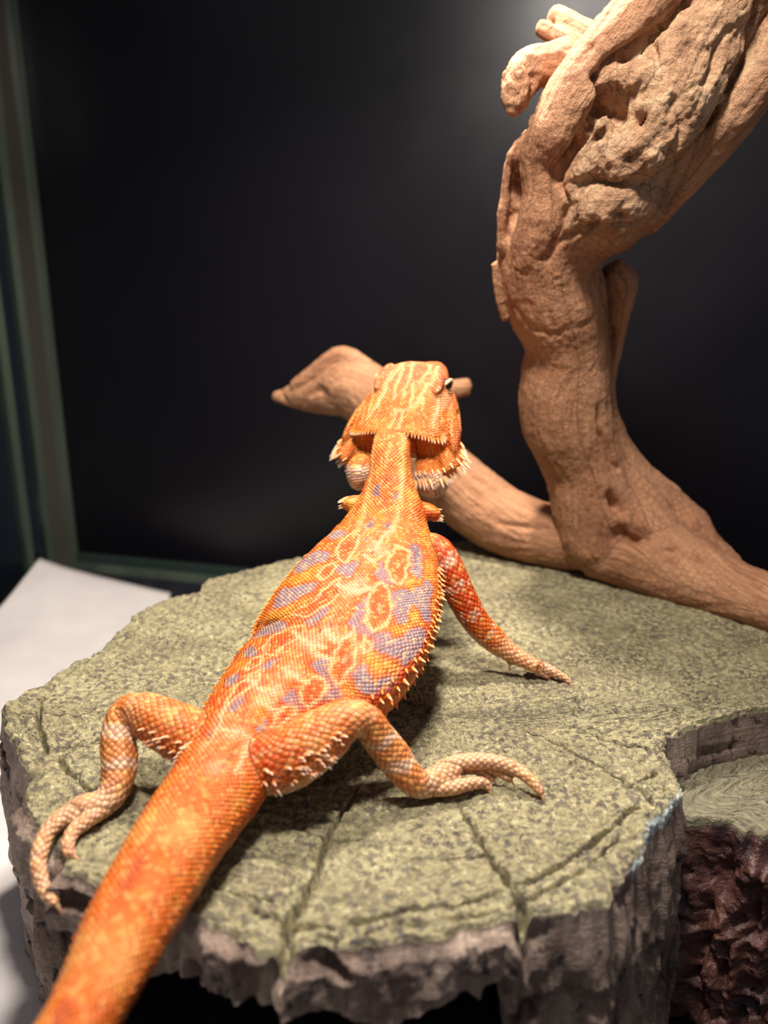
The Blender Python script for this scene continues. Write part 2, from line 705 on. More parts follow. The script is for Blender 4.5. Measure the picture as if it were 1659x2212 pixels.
    for line, w0, w1, dep in cracks:
        L = np.array([at_z(x, y)[:2] for x, y in line])
        near = (P[:, 0] > L[:, 0].min() - 1) & (P[:, 0] < L[:, 0].max() + 1) & (P[:, 1] > L[:, 1].min() - 1) & (P[:, 1] < L[:, 1].max() + 1)
        ii = np.nonzero(near)[0]
        d, t = poly_dist(P2[ii], L)
        w = w0 + (w1 - w0) * t
        taper = smooth(t, -0.02, 0.12)
        z[ii] -= 1.9 * dep * (0.4 + 0.6 * t) * taper * np.exp(-(d / (w * 0.62)) ** 2)
    P[:, 2] = z
    rim = P[-nu:].copy()
    # bark: outside of the wall, then under the lip and up into the hollow
    n_side = 90
    side = []
    bark = np.column_stack([np.cos(th) * 9, np.sin(th) * 9])
    for k in range(1, n_side + 1):
        t = k / n_side
        zz = rim[:, 2] + (zb - rim[:, 2]) * t
        q = np.column_stack([bark[:, 0], bark[:, 1], zz * 0.22])
        chunk = 0.26 * ridged(q * 0.7, 2, 71) + 0.10 * fbm(q * np.array([2.4, 2.4, 5.0]), 3, 75)
        hole = smooth(perlin(q * np.array([0.9, 0.9, 4.5]), 81), 0.28, 0.45) * 0.5
        off = (chunk + 0.10 - hole) * smooth(np.full(nu, t * 5.0), 0, 1) + 0.05 * t
        side.append(np.column_stack([ctr[0] + cs[:, 0] * (R + off), ctr[1] + cs[:, 1] * (R + off), zz]))
    inner = []
    last = side[-1]
    for k in range(1, 26):
        t = k / 25
        rr2 = np.linalg.norm(last[:, :2] - ctr, axis=1)
        if t < 0.2:
            r = rr2 - 0.9 * (t / 0.2)
            zz = last[:, 2] + 0.04 * t
        elif t < 0.5:
            r = rr2 - 0.9
            q = (t - 0.2) / 0.3
            zz = last[:, 2] * (1 - q) + (-1.15) * q
        else:
            q = (t - 0.5) / 0.5
            r = np.maximum((rr2 - 0.9) * (1 - q), 0.02)
            zz = np.full(nu, -1.15)
        inner.append(np.column_stack([ctr[0] + cs[:, 0] * r, ctr[1] + cs[:, 1] * r, zz]))
    V = np.vstack([P] + side + inner)
    nv = n_top + n_side + 25
    me = grid_mesh('upper_stump', V, nu, nv, True)
    me.flip_normals()
    sidef = np.concatenate([smooth(0.16 - edge, 0, 0.16) * 0.5, np.ones(nu * (n_side + 25))])
    attr_f(me, 'bark', sidef)
    attr_vec(me, 'ring', np.column_stack([np.concatenate([np.tile(th, n_top) * 9, np.tile(th, n_side + 25) * 9]),
                                          np.concatenate([edge, -V[len(P):, 2]]), np.zeros(len(V))]))
    rim3 = np.array([np.append(at_z(x, y)[:2], -0.25) for x, y in ((1462, 1692), (1440, 1738), (1405, 1774), (1385, 1818), (1362, 1864))])
    dm, _ = poly_dist(V, rim3)
    mould = np.exp(-(dm / 0.42) ** 2)
    dm, _ = poly_dist(V, np.array([np.append(at_z(1392, 1815)[:2], z_q) for z_q in (-2.2, -4.0, -6.5)]))
    mould += 0.85 * np.exp(-(dm / 0.5) ** 2)
    attr_f(me, 'mould', mould)
    shade(me)
    return me


def stump_mats():
    m = Mat('painted_resin_wood', 0.46, 0.45)
    v = m.coord()
    g = m.coord('ring', (0.35, 3.2, 1))
    big = m.noise(v, 26, 5, 0.6)
    fine = m.noise(v, 400, 5, 0.68)
    grain = m.noise(g, 2.2, 6, 0.62, 0.4)
    topc = m.ramp(m.math('ADD', m.math('MULTIPLY', big, 0.55), m.math('MULTIPLY', grain, 0.45)),
                  [(0.33, lin(116, 105, 80)), (0.47, lin(146, 136, 101)), (0.60, lin(170, 160, 122)), (0.72, lin(196, 186, 150))])
    vor = m.n('ShaderNodeTexVoronoi')
    vor.inputs['Scale'].default_value = 330
    wv = m.n('ShaderNodeMapping')
    wv.inputs['Scale'].default_value = (0.62, 1.0, 1)
    m.l(v, wv.inputs['Vector'])
    m.l(wv.outputs['Vector'], vor.inputs['Vector'])
    speck = m.math('MULTIPLY', m.ramp(fine, [(0.50, (0, 0, 0)), (0.58, (1, 1, 1))]),
                   m.ramp(m.noise(v, 60, 3), [(0.36, (0.4,) * 3), (0.6, (1, 1, 1))]))
    painted_glint = m.ramp(m.noise(v, 520, 4, 0.6), [(0.56, (0, 0, 0)), (0.66, (1, 1, 1))])
    topc = m.mix(m.math('MULTIPLY', painted_glint, 0.5), topc, lin(218, 210, 168))  # glossy highlights painted into the top colour as cream flecks
    topc = m.mix(m.math('MULTIPLY', speck, 0.80), topc, lin(70, 60, 66))
    gl = m.ramp(m.noise(g, 4.5, 5, 0.6, 0.6), [(0.56, (0, 0, 0)), (0.66, (1, 1, 1))])
    topc = m.mix(m.math('MULTIPLY', gl, 0.42), topc, lin(78, 68, 66))
    # bark: taupe with dark flecks
    bv = m.coord(scale=(1, 1, 0.45))
    bk = m.ramp(m.noise(bv, 55, 6, 0.65), [(0.30, lin(58, 44, 40)), (0.42, lin(128, 106, 94)), (0.60, lin(170, 148, 132)), (0.75, lin(186, 164, 148))])
    pit = m.ramp(m.noise(m.coord(scale=(1, 1, 0.7)), 190, 2), [(0.62, (0, 0, 0)), (0.68, (1, 1, 1))])
    bk = m.mix(m.math('MULTIPLY', pit, 0.85), bk, lin(38, 26, 28))
    at = m.n('ShaderNodeAttribute')
    at.attribute_name = 'bark'
    sel = m.ramp(m.math('ADD', at.outputs['Fac'], m.math('MULTIPLY', m.math('SUBTRACT', m.noise(v, 120, 3), 0.5), 0.7)), [(0.45, (0, 0, 0)), (0.62, (1, 1, 1))])
    c = m.mix(sel, topc, bk)
    mo = m.n('ShaderNodeAttribute')
    mo.attribute_name = 'mould'
    mf = m.math('MULTIPLY', m.ramp(m.math('MULTIPLY', mo.outputs['Fac'], m.noise(v, 110, 4)), [(0.34, (0, 0, 0)), (0.46, (0.85,) * 3)]), m.ramp(at.outputs['Fac'], [(0.05, (0, 0, 0)), (0.3, (1, 1, 1))]))
    c = m.mix(mf, c, lin(186, 200, 202))
    m.base(c)
    n1 = m.bump(speck, 0.0006, 0.6)
    m.l(speck, m.nt.nodes[n1.node.name].inputs['Height'])
    n1.node.invert = True
    n2 = m.bump(m.math('ADD', m.noise(v, 460, 5, 0.68), m.math('MULTIPLY', grain, 0.8)), 0.0015, 0.9, n1)
    m.normal(n2)
    top = m.m
    m = Mat('glossy_brown_bark', 0.35, 0.5)
    v = m.coord(scale=(1, 1, 0.4))
    bk = m.ramp(m.noise(v, 60, 6, 0.65), [(0.30, lin(30, 20, 22)), (0.46, lin(74, 46, 42)), (0.60, lin(104, 68, 58)), (0.78, lin(128, 98, 82))])
    at = m.n('ShaderNodeAttribute')
    at.attribute_name = 'bark'
    v2 = m.coord()
    tc = m.ramp(m.noise(m.coord('ring', (0.5, 4.0, 1)), 2.4, 6, 0.65, 0.12), [(0.32, lin(50, 44, 42)), (0.47, lin(96, 90, 70)), (0.62, lin(128, 120, 92))])
    sel = m.ramp(m.math('ADD', at.outputs['Fac'], m.math('MULTIPLY', m.math('SUBTRACT', m.noise(v2, 100, 4), 0.5), 0.9)), [(0.40, (0, 0, 0)), (0.6, (1, 1, 1))])
    gm = m.ramp(m.noise(m.coord(scale=(1, 1, 0.25)), 90, 4), [(0.66, (0, 0, 0)), (0.72, (1, 1, 1))])
    bk = m.mix(m.math('MULTIPLY', gm, 0.6), bk, lin(112, 118, 96))
    m.base(m.mix(sel, tc, bk))
    m.l(m.ramp(sel, [(0, (0.65,) * 3), (1, (0.32,) * 3)]), m.b.inputs['Roughness'])
    m.normal(m.bump(m.noise(v2, 260, 5, 0.65), 0.0018, 0.9))
    return top, m.m


def build_lower():
    ctr = np.array([17.2, 26.0])
    nu = 640
    th = np.linspace(-math.pi, math.pi, nu, endpoint=False)
    ring = np.column_stack([np.cos(th) * 5, np.sin(th) * 5, np.zeros(nu)])
    # front rim traced from the photograph's edge of the low tier
    pts = np.array([at_z(x, y, -1.9)[:2] for x, y in [(1418, 1700), (1428, 1750), (1480, 1766), (1560, 1775), (1659, 1805), (1760, 1810), (1900, 1800)]])
    a = np.arctan2(pts[:, 1] - ctr[1], pts[:, 0] - ctr[0])
    r = np.linalg.norm(pts - ctr, axis=1)
    extra_a = np.array([-math.pi, -2.9, -0.6, 0.0, 1.0, 2.0, 3.0, math.pi])
    extra_r = np.array([6.0, 6.3, 6.8, 7.0, 6.5, 5.6, 5.8, 6.0])
    aa = np.concatenate([a, extra_a])
    r2 = np.concatenate([r, extra_r])
    o = np.argsort(aa)
    R = np.interp(th, aa[o], r2[o])
    for _ in range(6):
        R = (R + np.roll(R, 1) + np.roll(R, -1)) / 3
    R = R + 0.22 * fbm(ring * 1.5, 4, 101) + 0.10 * ridged(ring * 3.2, 2, 102)
    cs = np.column_stack([np.cos(th), np.sin(th)])
    n_top, n_side = 130, 150
    f = (np.arange(n_top) / (n_top - 1)) ** 0.8
    P = np.concatenate([np.column_stack([ctr[0] + cs[:, 0] * np.maximum(R * q, 0.01), ctr[1] + cs[:, 1] * np.maximum(R * q, 0.01), np.zeros(nu)]) for q in f])
    edge = (1 - np.repeat(f, nu)) * np.tile(R, n_top)
    z = -1.9 + 0.07 * fbm(P * 0.9, 4, 111) + 0.05 * fbm(P * 4.5, 3, 112) + 0.04 * np.sin((edge + 0.3 * fbm(P * 0.4, 2, 113)) * 8)
    z -= 0.25 * smooth(edge, 0.5, 0.0) ** 2 + 0.22 * smooth(edge, 0.15, 0)
    P[:, 2] = z
    rim = P[-nu:]
    side = []
    for k in range(1, n_side + 1):
        t = k / n_side
        zz = rim[:, 2] + (FLOOR_Z + 0.22 - rim[:, 2]) * t
        q = np.column_stack([cs[:, 0] * 6, cs[:, 1] * 6, zz * 0.6])
        warp = 0.6 * fbm(q * 0.5, 2, 120)
        q2 = q + warp[:, None]
        chunk = 0.42 * ridged(q2 * np.array([0.75, 0.75, 0.6]), 3, 121) + 0.22 * fbm(q * np.array([2.5, 2.5, 1.6]), 4, 125)
        block = 0.22 * np.floor(2.5 * (perlin(q2 * np.array([0.9, 0.9, 0.9]), 131) + 0.5)) / 2.5
        off = (chunk + block - 0.2) * smooth(np.full(nu, t * 9.0), 0, 1) + 0.5 * t
        side.append(np.column_stack([ctr[0] + cs[:, 0] * (R + off), ctr[1] + cs[:, 1] * (R + off), zz]))
    V = np.vstack([P] + side)
    me = grid_mesh('lower_stump', V, nu, n_top + n_side, True)
    me.flip_normals()
    attr_f(me, 'bark', np.concatenate([smooth(0.3 - edge, 0, 0.3) * 0.6, np.ones(nu * n_side)]))
    attr_vec(me, 'ring', np.column_stack([np.tile(th, n_top + n_side) * 7, np.concatenate([edge, -V[len(P):, 2]]), np.zeros(len(V))]))
    shade(me)
    return me


M_STUMP, M_BARK = stump_mats()
stump = thing('tree_stump_hide', 'olive and brown resin tree stump hide with two tiers under the lizard', 'stump ornament', (3, 28, FLOOR_Z))
upper_me = build_stump()
stump_bvh = bvh_of(upper_me)
up = link('upper_tier', upper_me, M_STUMP, stump)
up['label'] = 'olive cracked round top tier with taupe bark rim'
lo = link('lower_tier', build_lower(), M_BARK, stump)
lo['label'] = 'lower tier with reddish brown glossy bark'


# ================================================================== THE DRIFTWOOD
def wood_chain(rows, n=None):
    ctrl = []
    for px, py, y, r in rows:
        p = at_y(px, py, y)
        k = r / px_cm(p)
        ctrl.append([p[0], p[1], p[2], k, k, k])
    L = sum(np.linalg.norm(np.array(ctrl[i + 1][:3]) - np.array(ctrl[i][:3])) for i in range(len(ctrl) - 1))
    return Chain(ctrl, n or max(8, int(L / 0.35)), ref=(0, 1, 0))


def build_wood():
    ch = [
        wood_chain([(1330, 1200, 41, 80), (1310, 1150, 41, 100), (1280, 1080, 41, 88), (1258, 1000, 41, 84), (1222, 900, 40.5, 96), (1222, 800, 40, 94),
                    (1224, 740, 39.5, 88), (1205, 660, 39, 104), (1185, 580, 38.5, 108), (1205, 500, 38, 122), (1262, 420, 37.6, 155), (1345, 310, 37.2, 168),
                    (1425, 200, 36.8, 165), (1505, 90, 36.4, 160), (1585, -30, 36, 150), (1670, -160, 35.5, 130)]),
        wood_chain([(1318, 588, 39.4, 34), (1338, 612, 39.4, 38), (1330, 690, 39.8, 26), (1318, 770, 40.4, 22), (1308, 850, 40.8, 20), (1326, 950, 41, 30), (1368, 1040, 41.2, 50), (1420, 1095, 41.2, 60)]),
        wood_chain([(1390, 490, 37, 26), (1440, 430, 36.2, 34), (1500, 355, 35.4, 44), (1570, 262, 34.6, 52), (1640, 165, 34.1, 58), (1730, 30, 33.6, 62)]),
        wood_chain([(1185, 660, 39.2, 60), (1165, 570, 37.6, 64), (1170, 480, 36.3, 52), (1172, 410, 36.0, 44), (1168, 345, 35.7, 44), (1196, 292, 35.2, 56), (1236, 215, 34.9, 60), (1290, 130, 34.7, 56),
                    (1375, 40, 34.5, 64), (1460, -70, 34.2, 72)]),
        wood_chain([(1092, 540, 37.6, 16), (1092, 470, 37.2, 17), (1098, 395, 36.9, 15), (1120, 335, 36.4, 22), (1165, 300, 36, 30)]),
        wood_chain([(1250, 130, 36.5, 52), (1190, 140, 36.3, 42), (1142, 148, 36, 40), (1120, 190, 35.7, 32), (1112, 225, 35.6, 20), (1108, 245, 35.5, 9)]),
        wood_chain([(1165, 262, 35.8, 22), (1150, 280, 35.8, 14)]),
        wood_chain([(1330, 110, 37, 26), (1265, 72, 38, 25), (1195, 35, 39, 24)]),
        wood_chain([(1300, 125, 36.8, 22), (1240, 95, 37.6, 20), (1168, 58, 38.5, 16)]),
        # left root, rising behind the lizard and ending in a paddle
        wood_chain([(1320, 1170, 41.2, 70), (1200, 1160, 42.6, 66), (1080, 1120, 44.5, 72), (985, 1050, 46.2, 72), (905, 965, 48, 64), (835, 885, 49.4, 66),
                    (765, 840, 50.6, 66), (700, 850, 51.4, 46), (645, 856, 52, 28), (592, 856, 52.4, 10)]),
        wood_chain([(810, 830, 50, 36), (742, 772, 50.8, 24), (690, 806, 51.2, 24), (640, 838, 51.8, 18)]),
        wood_chain([(930, 862, 48.5, 24), (985, 840, 48.6, 20), (1012, 836, 48.7, 19)]),
        # right root, coming forward along the stump
        wood_chain([(1290, 1170, 41.2, 80), (1380, 1190, 39.8, 90), (1480, 1235, 38, 82), (1580, 1275, 36, 66), (1680, 1312, 34, 62), (1830, 1385, 31, 58), (1960, 1440, 29.5, 40)]),
        wood_chain([(1400, 1060, 41, 40), (1445, 1075, 40.8, 26), (1480, 1130, 40, 46), (1520, 1180, 39, 38), (1580, 1230, 37.4, 30)]),
        wood_chain([(1330, 1010, 41, 40), (1370, 1080, 40.6, 54), (1400, 1160, 39.6, 70)]),
        wood_chain([(1070, 570, 38.3, 8), (1078, 640, 38.3, 9), (1092, 690, 38.6, 8)]),
        wood_chain([(1104, 540, 38.0, 24), (1112, 460, 37.7, 28), (1118, 370, 37.3, 28), (1160, 300, 36.6, 30)]),
        # burl in front
        wood_chain([(1255, 400, 35.8, 40), (1310, 360, 35.1, 62), (1370, 320, 34.6, 76), (1430, 240, 34.4, 90), (1475, 150, 34.4, 95), (1530, 50, 34.4, 85), (1590, -50, 34.2, 80)]),
        wood_chain([(1240, 450, 36, 40), (1310, 440, 35.2, 62), (1380, 440, 35.2, 52), (1410, 465, 35.6, 34)]),
        wood_chain([(1310, 180, 34.6, 24), (1350, 165, 34.2, 36), (1400, 180, 33.9, 44), (1450, 210, 33.8, 40), (1470, 260, 34, 30), (1440, 310, 34.0, 34), (1385, 335, 33.7, 36)]),
        wood_chain([(1225, 370, 35.2, 14), (1260, 330, 34.6, 17), (1290, 275, 34.2, 16), (1315, 255, 34.1, 16), (1325, 285, 34.1, 17), (1300, 325, 34.2, 19), (1255, 365, 34.7, 17)]),
        wood_chain([(1500, 60, 34, 30), (1540, 20, 33.8, 36), (1600, 10, 34, 32)]),
        wood_chain([(1500, 215, 34.2, 30), (1545, 205, 34.1, 30), (1570, 215, 34.3, 20)]),
        wood_chain([(1360, 272, 34.0, 14), (1355, 250, 34, 11), (1372, 236, 33.9, 10), (1395, 240, 33.9, 11), (1402, 262, 33.9, 13), (1385, 280, 33.9, 14)]),
    ]
    V, Fc = merge([c.mesh(24) for c in ch])
    me = remesh(V, Fc, 0.085, 5, 0.5)
    P = get_v(me)
    N = get_n(me)
    bvh = bvh_of(me)
    # grain direction from the nearest strand
    best = np.full(len(P), 1e9)
    uv = np.zeros((len(P), 3))
    for k, c in enumerate(ch):
        idx, x, z, nd = c.locate(P)
        s, arc, phi = c.uv(idx, x, z)
        mk = nd < best
        best[mk] = nd[mk]
        uv[mk] = np.column_stack([s + 9 * k, arc, np.full(len(s), float(k))])[mk]
    burl_c = at_y(1420, 230, 34.5)
    burl_d = at_y(1530, 60, 34.5)
    d, _ = poly_dist(P, [at_y(1300, 380, 35), burl_c, burl_d])
    burl = smooth(d, 3.6, 1.6) * smooth(N[:, 1] * -1, -0.2, 0.3)
    lft, _ = poly_dist(P, [at_y(x, y, 35) for x, y in ((1165, 560), (1170, 410), (1200, 290), (1240, 215), (1290, 130), (1375, 40), (1460, -70))])
    burl *= smooth(lft, 0.7, 1.3)
    disp = 0.05 * fbm(P * 0.9, 4, 201) + 0.02 * fbm(P * 4, 3, 205)
    bx = nrm(burl_d - at_y(1300, 380, 35))
    al = P @ bx
    Q = P - np.outer(al, bx) * 0.55
    disp += burl * (0.16 * ridged(Q * 0.55, 2, 211) + 0.12 * fbm(Q * 1.5, 4, 215) + 0.05 * ridged(Q * 3.2, 2, 217) + 0.035 * fbm(P * 6.0, 2, 218))
    # long fibrous furrows
    g = np.column_stack([uv[:, 0] * 0.16, uv[:, 1] * 1.6, uv[:, 2] * 3.1])
    disp += 0.035 * ridged(g, 3, 221) * (1 - burl)
    kn = np.linalg.norm(P - at_y(1125, 180, 35.6), axis=1)
    disp += smooth(kn, 1.6, 0.5) * 0.10 * ridged(P * 1.8, 3, 231)
    strokes = [  # traced creases: pixels, width cm, depth cm
        ([(1478, 5), (1432, 60), (1362, 108), (1312, 132), (1292, 165)], 0.22, 0.55),
        ([(1290, 170), (1296, 230), (1268, 285), (1222, 345), (1206, 380)], 0.20, 0.65),
        ([(1300, 222), (1332, 236), (1338, 258)], 0.34, 0.85),
        ([(1380, 258), (1383, 262)], 0.26, 0.9),
        ([(1288, 305), (1302, 288)], 0.17, 0.5),
        ([(1625, 5), (1600, 110), (1572, 185), (1530, 262), (1482, 312), (1462, 350), (1440, 420)], 0.18, 0.5),
        ([(1180, 560), (1220, 512), (1290, 482), (1340, 484), (1378, 478)], 0.14, 0.30),
        ([(1113, 365), (1122, 420), (1110, 470), (1094, 505)], 0.24, 0.50),
        ([(1210, 385), (1228, 440), (1212, 495), (1172, 560)], 0.12, 0.30),
        ([(1108, 655), (1150, 708), (1200, 722), (1262, 700), (1300, 662)], 0.14, 0.10),
        ([(1298, 600), (1306, 660), (1322, 712), (1322, 770)], 0.16, 0.35),
        ([(1292, 880), (1300, 940), (1322, 1000), (1335, 1015)], 0.14, 0.35),
        ([(1320, 1075), (1345, 1105)], 0.30, 0.9),
        ([(1340, 1155), (1388, 1158)], 0.40, 1.1),
        ([(1438, 1192), (1462, 1186)], 0.16, 0.35),
        ([(1480, 1205), (1520, 1215)], 0.25, 0.3),
        ([(1000, 1015), (1040, 1040), (1068, 1062)], 0.18, 0.25),
        ([(1080, 1130), (1140, 1140), (1180, 1142)], 0.16, 0.2),
        ([(1335, 462), (1350, 470)], 0.16, 0.4),
        ([(1360, 340), (1364, 344)], 0.13, 0.3),
        ([(676, 850), (690, 838), (702, 852)], 0.30, 0.35),
        ([(605, 842), (622, 868)], 0.22, 0.3),
        ([(1450, 150), (1462, 200), (1440, 240)], 0.15, 0.25),
        ([(1560, 70), (1545, 130), (1520, 180)], 0.2, 0.3),
        ([(1416, 100), (1425, 150)], 0.12, 0.25),
        ([(1465, 215), (1470, 270), (1445, 330), (1420, 390)], 0.14, 0.35),
        ([(1220, 400), (1280, 390), (1330, 395), (1400, 380)], 0.14, 0.2),
        ([(1195, 45), (1240, 78), (1275, 100)], 0.10, 0.3),
        ([(1135, 130), (1150, 165), (1140, 210)], 0.12, 0.25),
    ]
    for line, w, dep in strokes:
        pts = [cast(bvh, x, y) for x, y in line]
        pts = [p for p in pts if p is not None]
        if len(pts) < 2:
            continue
        pts = np.array(pts)
        lo_, hi_ = pts.min(0) - 1.5, pts.max(0) + 1.5
        ii = np.nonzero(np.all((P > lo_) & (P < hi_), axis=1))[0]
        q = P[ii] + 0.10 * np.column_stack([perlin(P[ii] * 1.5, 241), perlin(P[ii] * 1.5, 242), perlin(P[ii] * 1.5, 243)])
        dd, t = poly_dist(q, pts)
        disp[ii] -= dep * np.exp(-(dd / w) ** 2) * (0.5 + 0.5 * np.sin(np.clip(t, 0.08, 0.92) * math.pi))
    set_v(me, P + N * disp[:, None])
    attr_vec(me, 'grain', uv)
    attr_f(me, 'burl', burl)
    shade(me)
    m = Mat('driftwood', 0.75, 0.25)
    v = m.coord()
    g = m.coord('grain', (0.22, 2.4, 1))
    fib = m.noise(g, 2.6, 6, 0.62, 0.6)
    bl = m.noise(v, 22, 5, 0.6)
    c = m.ramp(m.math('ADD', m.math('MULTIPLY', fib, 0.5), m.math('MULTIPLY', bl, 0.5)),
               [(0.34, lin(128, 84, 60)), (0.47, lin(178, 126, 92)), (0.60, lin(202, 150, 112)), (0.74, lin(216, 172, 134))])
    at = m.n('ShaderNodeAttribute')
    at.attribute_name = 'burl'
    bc = m.ramp(m.noise(v, 70, 6, 0.65), [(0.32, lin(122, 92, 70)), (0.5, lin(194, 154, 118)), (0.68, lin(226, 194, 154))])
    c = m.mix(m.math('MULTIPLY', at.outputs['Fac'], 0.75), c, bc)
    sp = m.ramp(m.noise(v, 420, 3), [(0.60, (0, 0, 0)), (0.70, (1, 1, 1))])
    c = m.mix(m.math('MULTIPLY', sp, 0.30), c, lin(110, 66, 44))
    m.base(c)
    n1 = m.bump(fib, 0.0024, 0.7)
    n2 = m.bump(m.noise(v, 320, 5, 0.7), 0.0022, 0.9, n1)
    m.normal(n2)
    o = link('driftwood', me, m.m)
    o['label'] = 'gnarled brown driftwood branch with a knotted burl rising behind the lizard'
    o['category'] = 'driftwood'


build_wood()

# ================================================================== THE BEARDED DRAGON
DR = {}


def P3(px, py, z):
    return at_z(px, py, z)


def trunk_chain():
    rows = [  # px, py, z of the centre line, half width, height above, height below
        (P3(172, 2212, 1.0) + np.array([-1.9, -6.2, -1.6]), 0.50, 0.5, 0.5),
        (P3(172, 2212, 1.0) + np.array([-1.0, -3.0, -0.5]), 0.66, 0.62, 0.62),
        (P3(168, 2212, 1.0), 0.74, 0.72, 0.72),
        (P3(277, 2000, 1.10), 1.02, 0.98, 0.98),
        (P3(392, 1805, 1.25), 1.25, 1.10, 1.12),
        (P3(472, 1690, 1.45), 1.42, 1.15, 1.25),
        (P3(525, 1598, 1.80), 1.66, 1.15, 1.5),
        (P3(580, 1535, 2.10), 2.25, 1.2, 1.8),
        (P3(642, 1482, 2.40), 2.95, 1.25, 1.95),
        (P3(717, 1405, 3.00), 3.20, 1.3, 2.1),
        (P3(765, 1312, 3.70), 3.20, 1.3, 2.1),
        (P3(800, 1232, 4.40), 2.85, 1.25, 2.0),
        (P3(826, 1165, 5.20), 2.15, 1.15, 1.8),
        (P3(838, 1102, 6.20), 1.55, 1.0, 1.5),
        (P3(842, 1040, 7.25), 1.02, 0.85, 1.3),
        (P3(843, 985, 8.20), 0.86, 0.72, 1.2),
        (P3(850, 935, 9.00), 0.84, 0.5, 1.1),
    ]
    ctrl = [list(r[0]) + list(r[1:]) for r in rows]
    R, s = catmull(ctrl, 420)
    T = np.gradient(R[:, :3], axis=0)
    head = np.degrees(np.arctan2(T[:, 0], T[:, 1]))
    f = s / s[-1]
    k0 = np.argmax(f > 0.80)
    head[k0:] = head[k0] + (17 - head[k0]) * smooth(f[k0:], f[k0], 1.0)
    for _ in range(40):
        head[1:-1] = (head[:-2] + head[1:-1] + head[2:]) / 3
    return Chain(ctrl, 420, headings=head, power=2.0)


# head frame
HYAW, HPITCH, HROLL = math.radians(22), math.radians(41), math.radians(-2)
HF = np.array([math.sin(HYAW) * math.cos(HPITCH), math.cos(HYAW) * math.cos(HPITCH), math.sin(HPITCH)])
HR = nrm(np.cross(HF, (0, 0, 1)))
HU = np.cross(HR, HF)
HR, HU = HR * math.cos(HROLL) + HU * math.sin(HROLL), HU * math.cos(HROLL) - HR * math.sin(HROLL)
HO = at_y(850, 928, 33.9)


def H(a, b, c):
    return HO + HF * (a * 1.25) + HR * (b * 1.12) + HU * (c * 1.12)


def head_mesh():
    # a, half width, top, bottom
    st = [(-0.10, 1.80, -0.02, -1.62), (0.10, 2.02, 0.00, -1.75), (0.9, 1.98, 0.20, -2.0), (1.8, 1.80, 0.36, -2.05), (2.4, 1.56, 0.45, -2.0), (2.8, 1.36, 0.44, -1.98),
          (3.1, 1.20, 0.20, -1.98), (3.5, 1.05, -0.30, -2.05), (4.1, 0.80, -1.0, -2.15), (4.7, 0.52, -1.65, -2.3), (5.0, 0.30, -2.0, -2.35)]
    A = np.array(st)
    aa = np.linspace(A[0, 0], A[-1, 0], 50)
    W, Tp, Bt = [np.interp(aa, A[:, 0], A[:, k]) for k in (1, 2, 3)]
    mN = 40
    V, Fc = [], []
    ph = np.linspace(0, 2 * math.pi, mN, endpoint=False)
    e = 2 / 2.9
    cx = np.sign(np.sin(ph)) * np.abs(np.sin(ph)) ** e
    cz = np.sign(np.cos(ph)) * np.abs(np.cos(ph)) ** e
    for k in range(50):
        mid, half = (Tp[k] + Bt[k]) / 2, (Tp[k] - Bt[k]) / 2
        # widest just under the roof, narrower at the lower jaw
        wid = W[k] * (1 - 0.10 * np.clip(-cz, 0, 1))
        for j in range(mN):
            c = mid + half * cz[j]
            if cz[j] > 0:
                c -= 0.16 * abs(cx[j]) ** 2.2 * 1.2
            V.append(H(aa[k], wid[j] * cx[j], c))
    for k in range(49):
        for j in range(mN):
            j2 = (j + 1) % mN
            Fc.append((k * mN + j, k * mN + j2, (k + 1) * mN + j2, (k + 1) * mN + j))
    b = len(V)
    V.append(H(0.35, 0, (Tp[0] + Bt[0]) / 2))       # hollow back of the skull
    V.append(H(aa[-1] + 0.1, 0, (Tp[-1] + Bt[-1]) / 2))
    for j in range(mN):
        j2 = (j + 1) % mN
        Fc.append((b, j2, j))
        Fc.append((b + 1, 49 * mN + j, 49 * mN + j2))
    return np.array(V), Fc


def limb(rows, n):
    """rows: px, py, z, radius cm"""
    ctrl = []
    for r in rows:
        p = P3(*r[:3]) if len(r) == 4 else np.array(r[:3])
        ctrl.append([p[0], p[1], p[2], r[-1], r[-1], r[-1]])
    return Chain(ctrl, n)


def on_y(px, py, y, r):
    p = at_y(px, py, y)
    return (p[0], p[1], p[2], r, 0)


def limb5(rows, n):
    ctrl = [[r[0], r[1], r[2], r[3], r[3], r[3]] for r in rows]
    return Chain(ctrl, n)


TR = trunk_chain()


def z_(px, py, z, r):
    p = P3(px, py, z)
    return (p[0], p[1], p[2], r)


def y_(px, py, y, r):
    p = at_y(px, py, y)
    return (p[0], p[1], p[2], r)


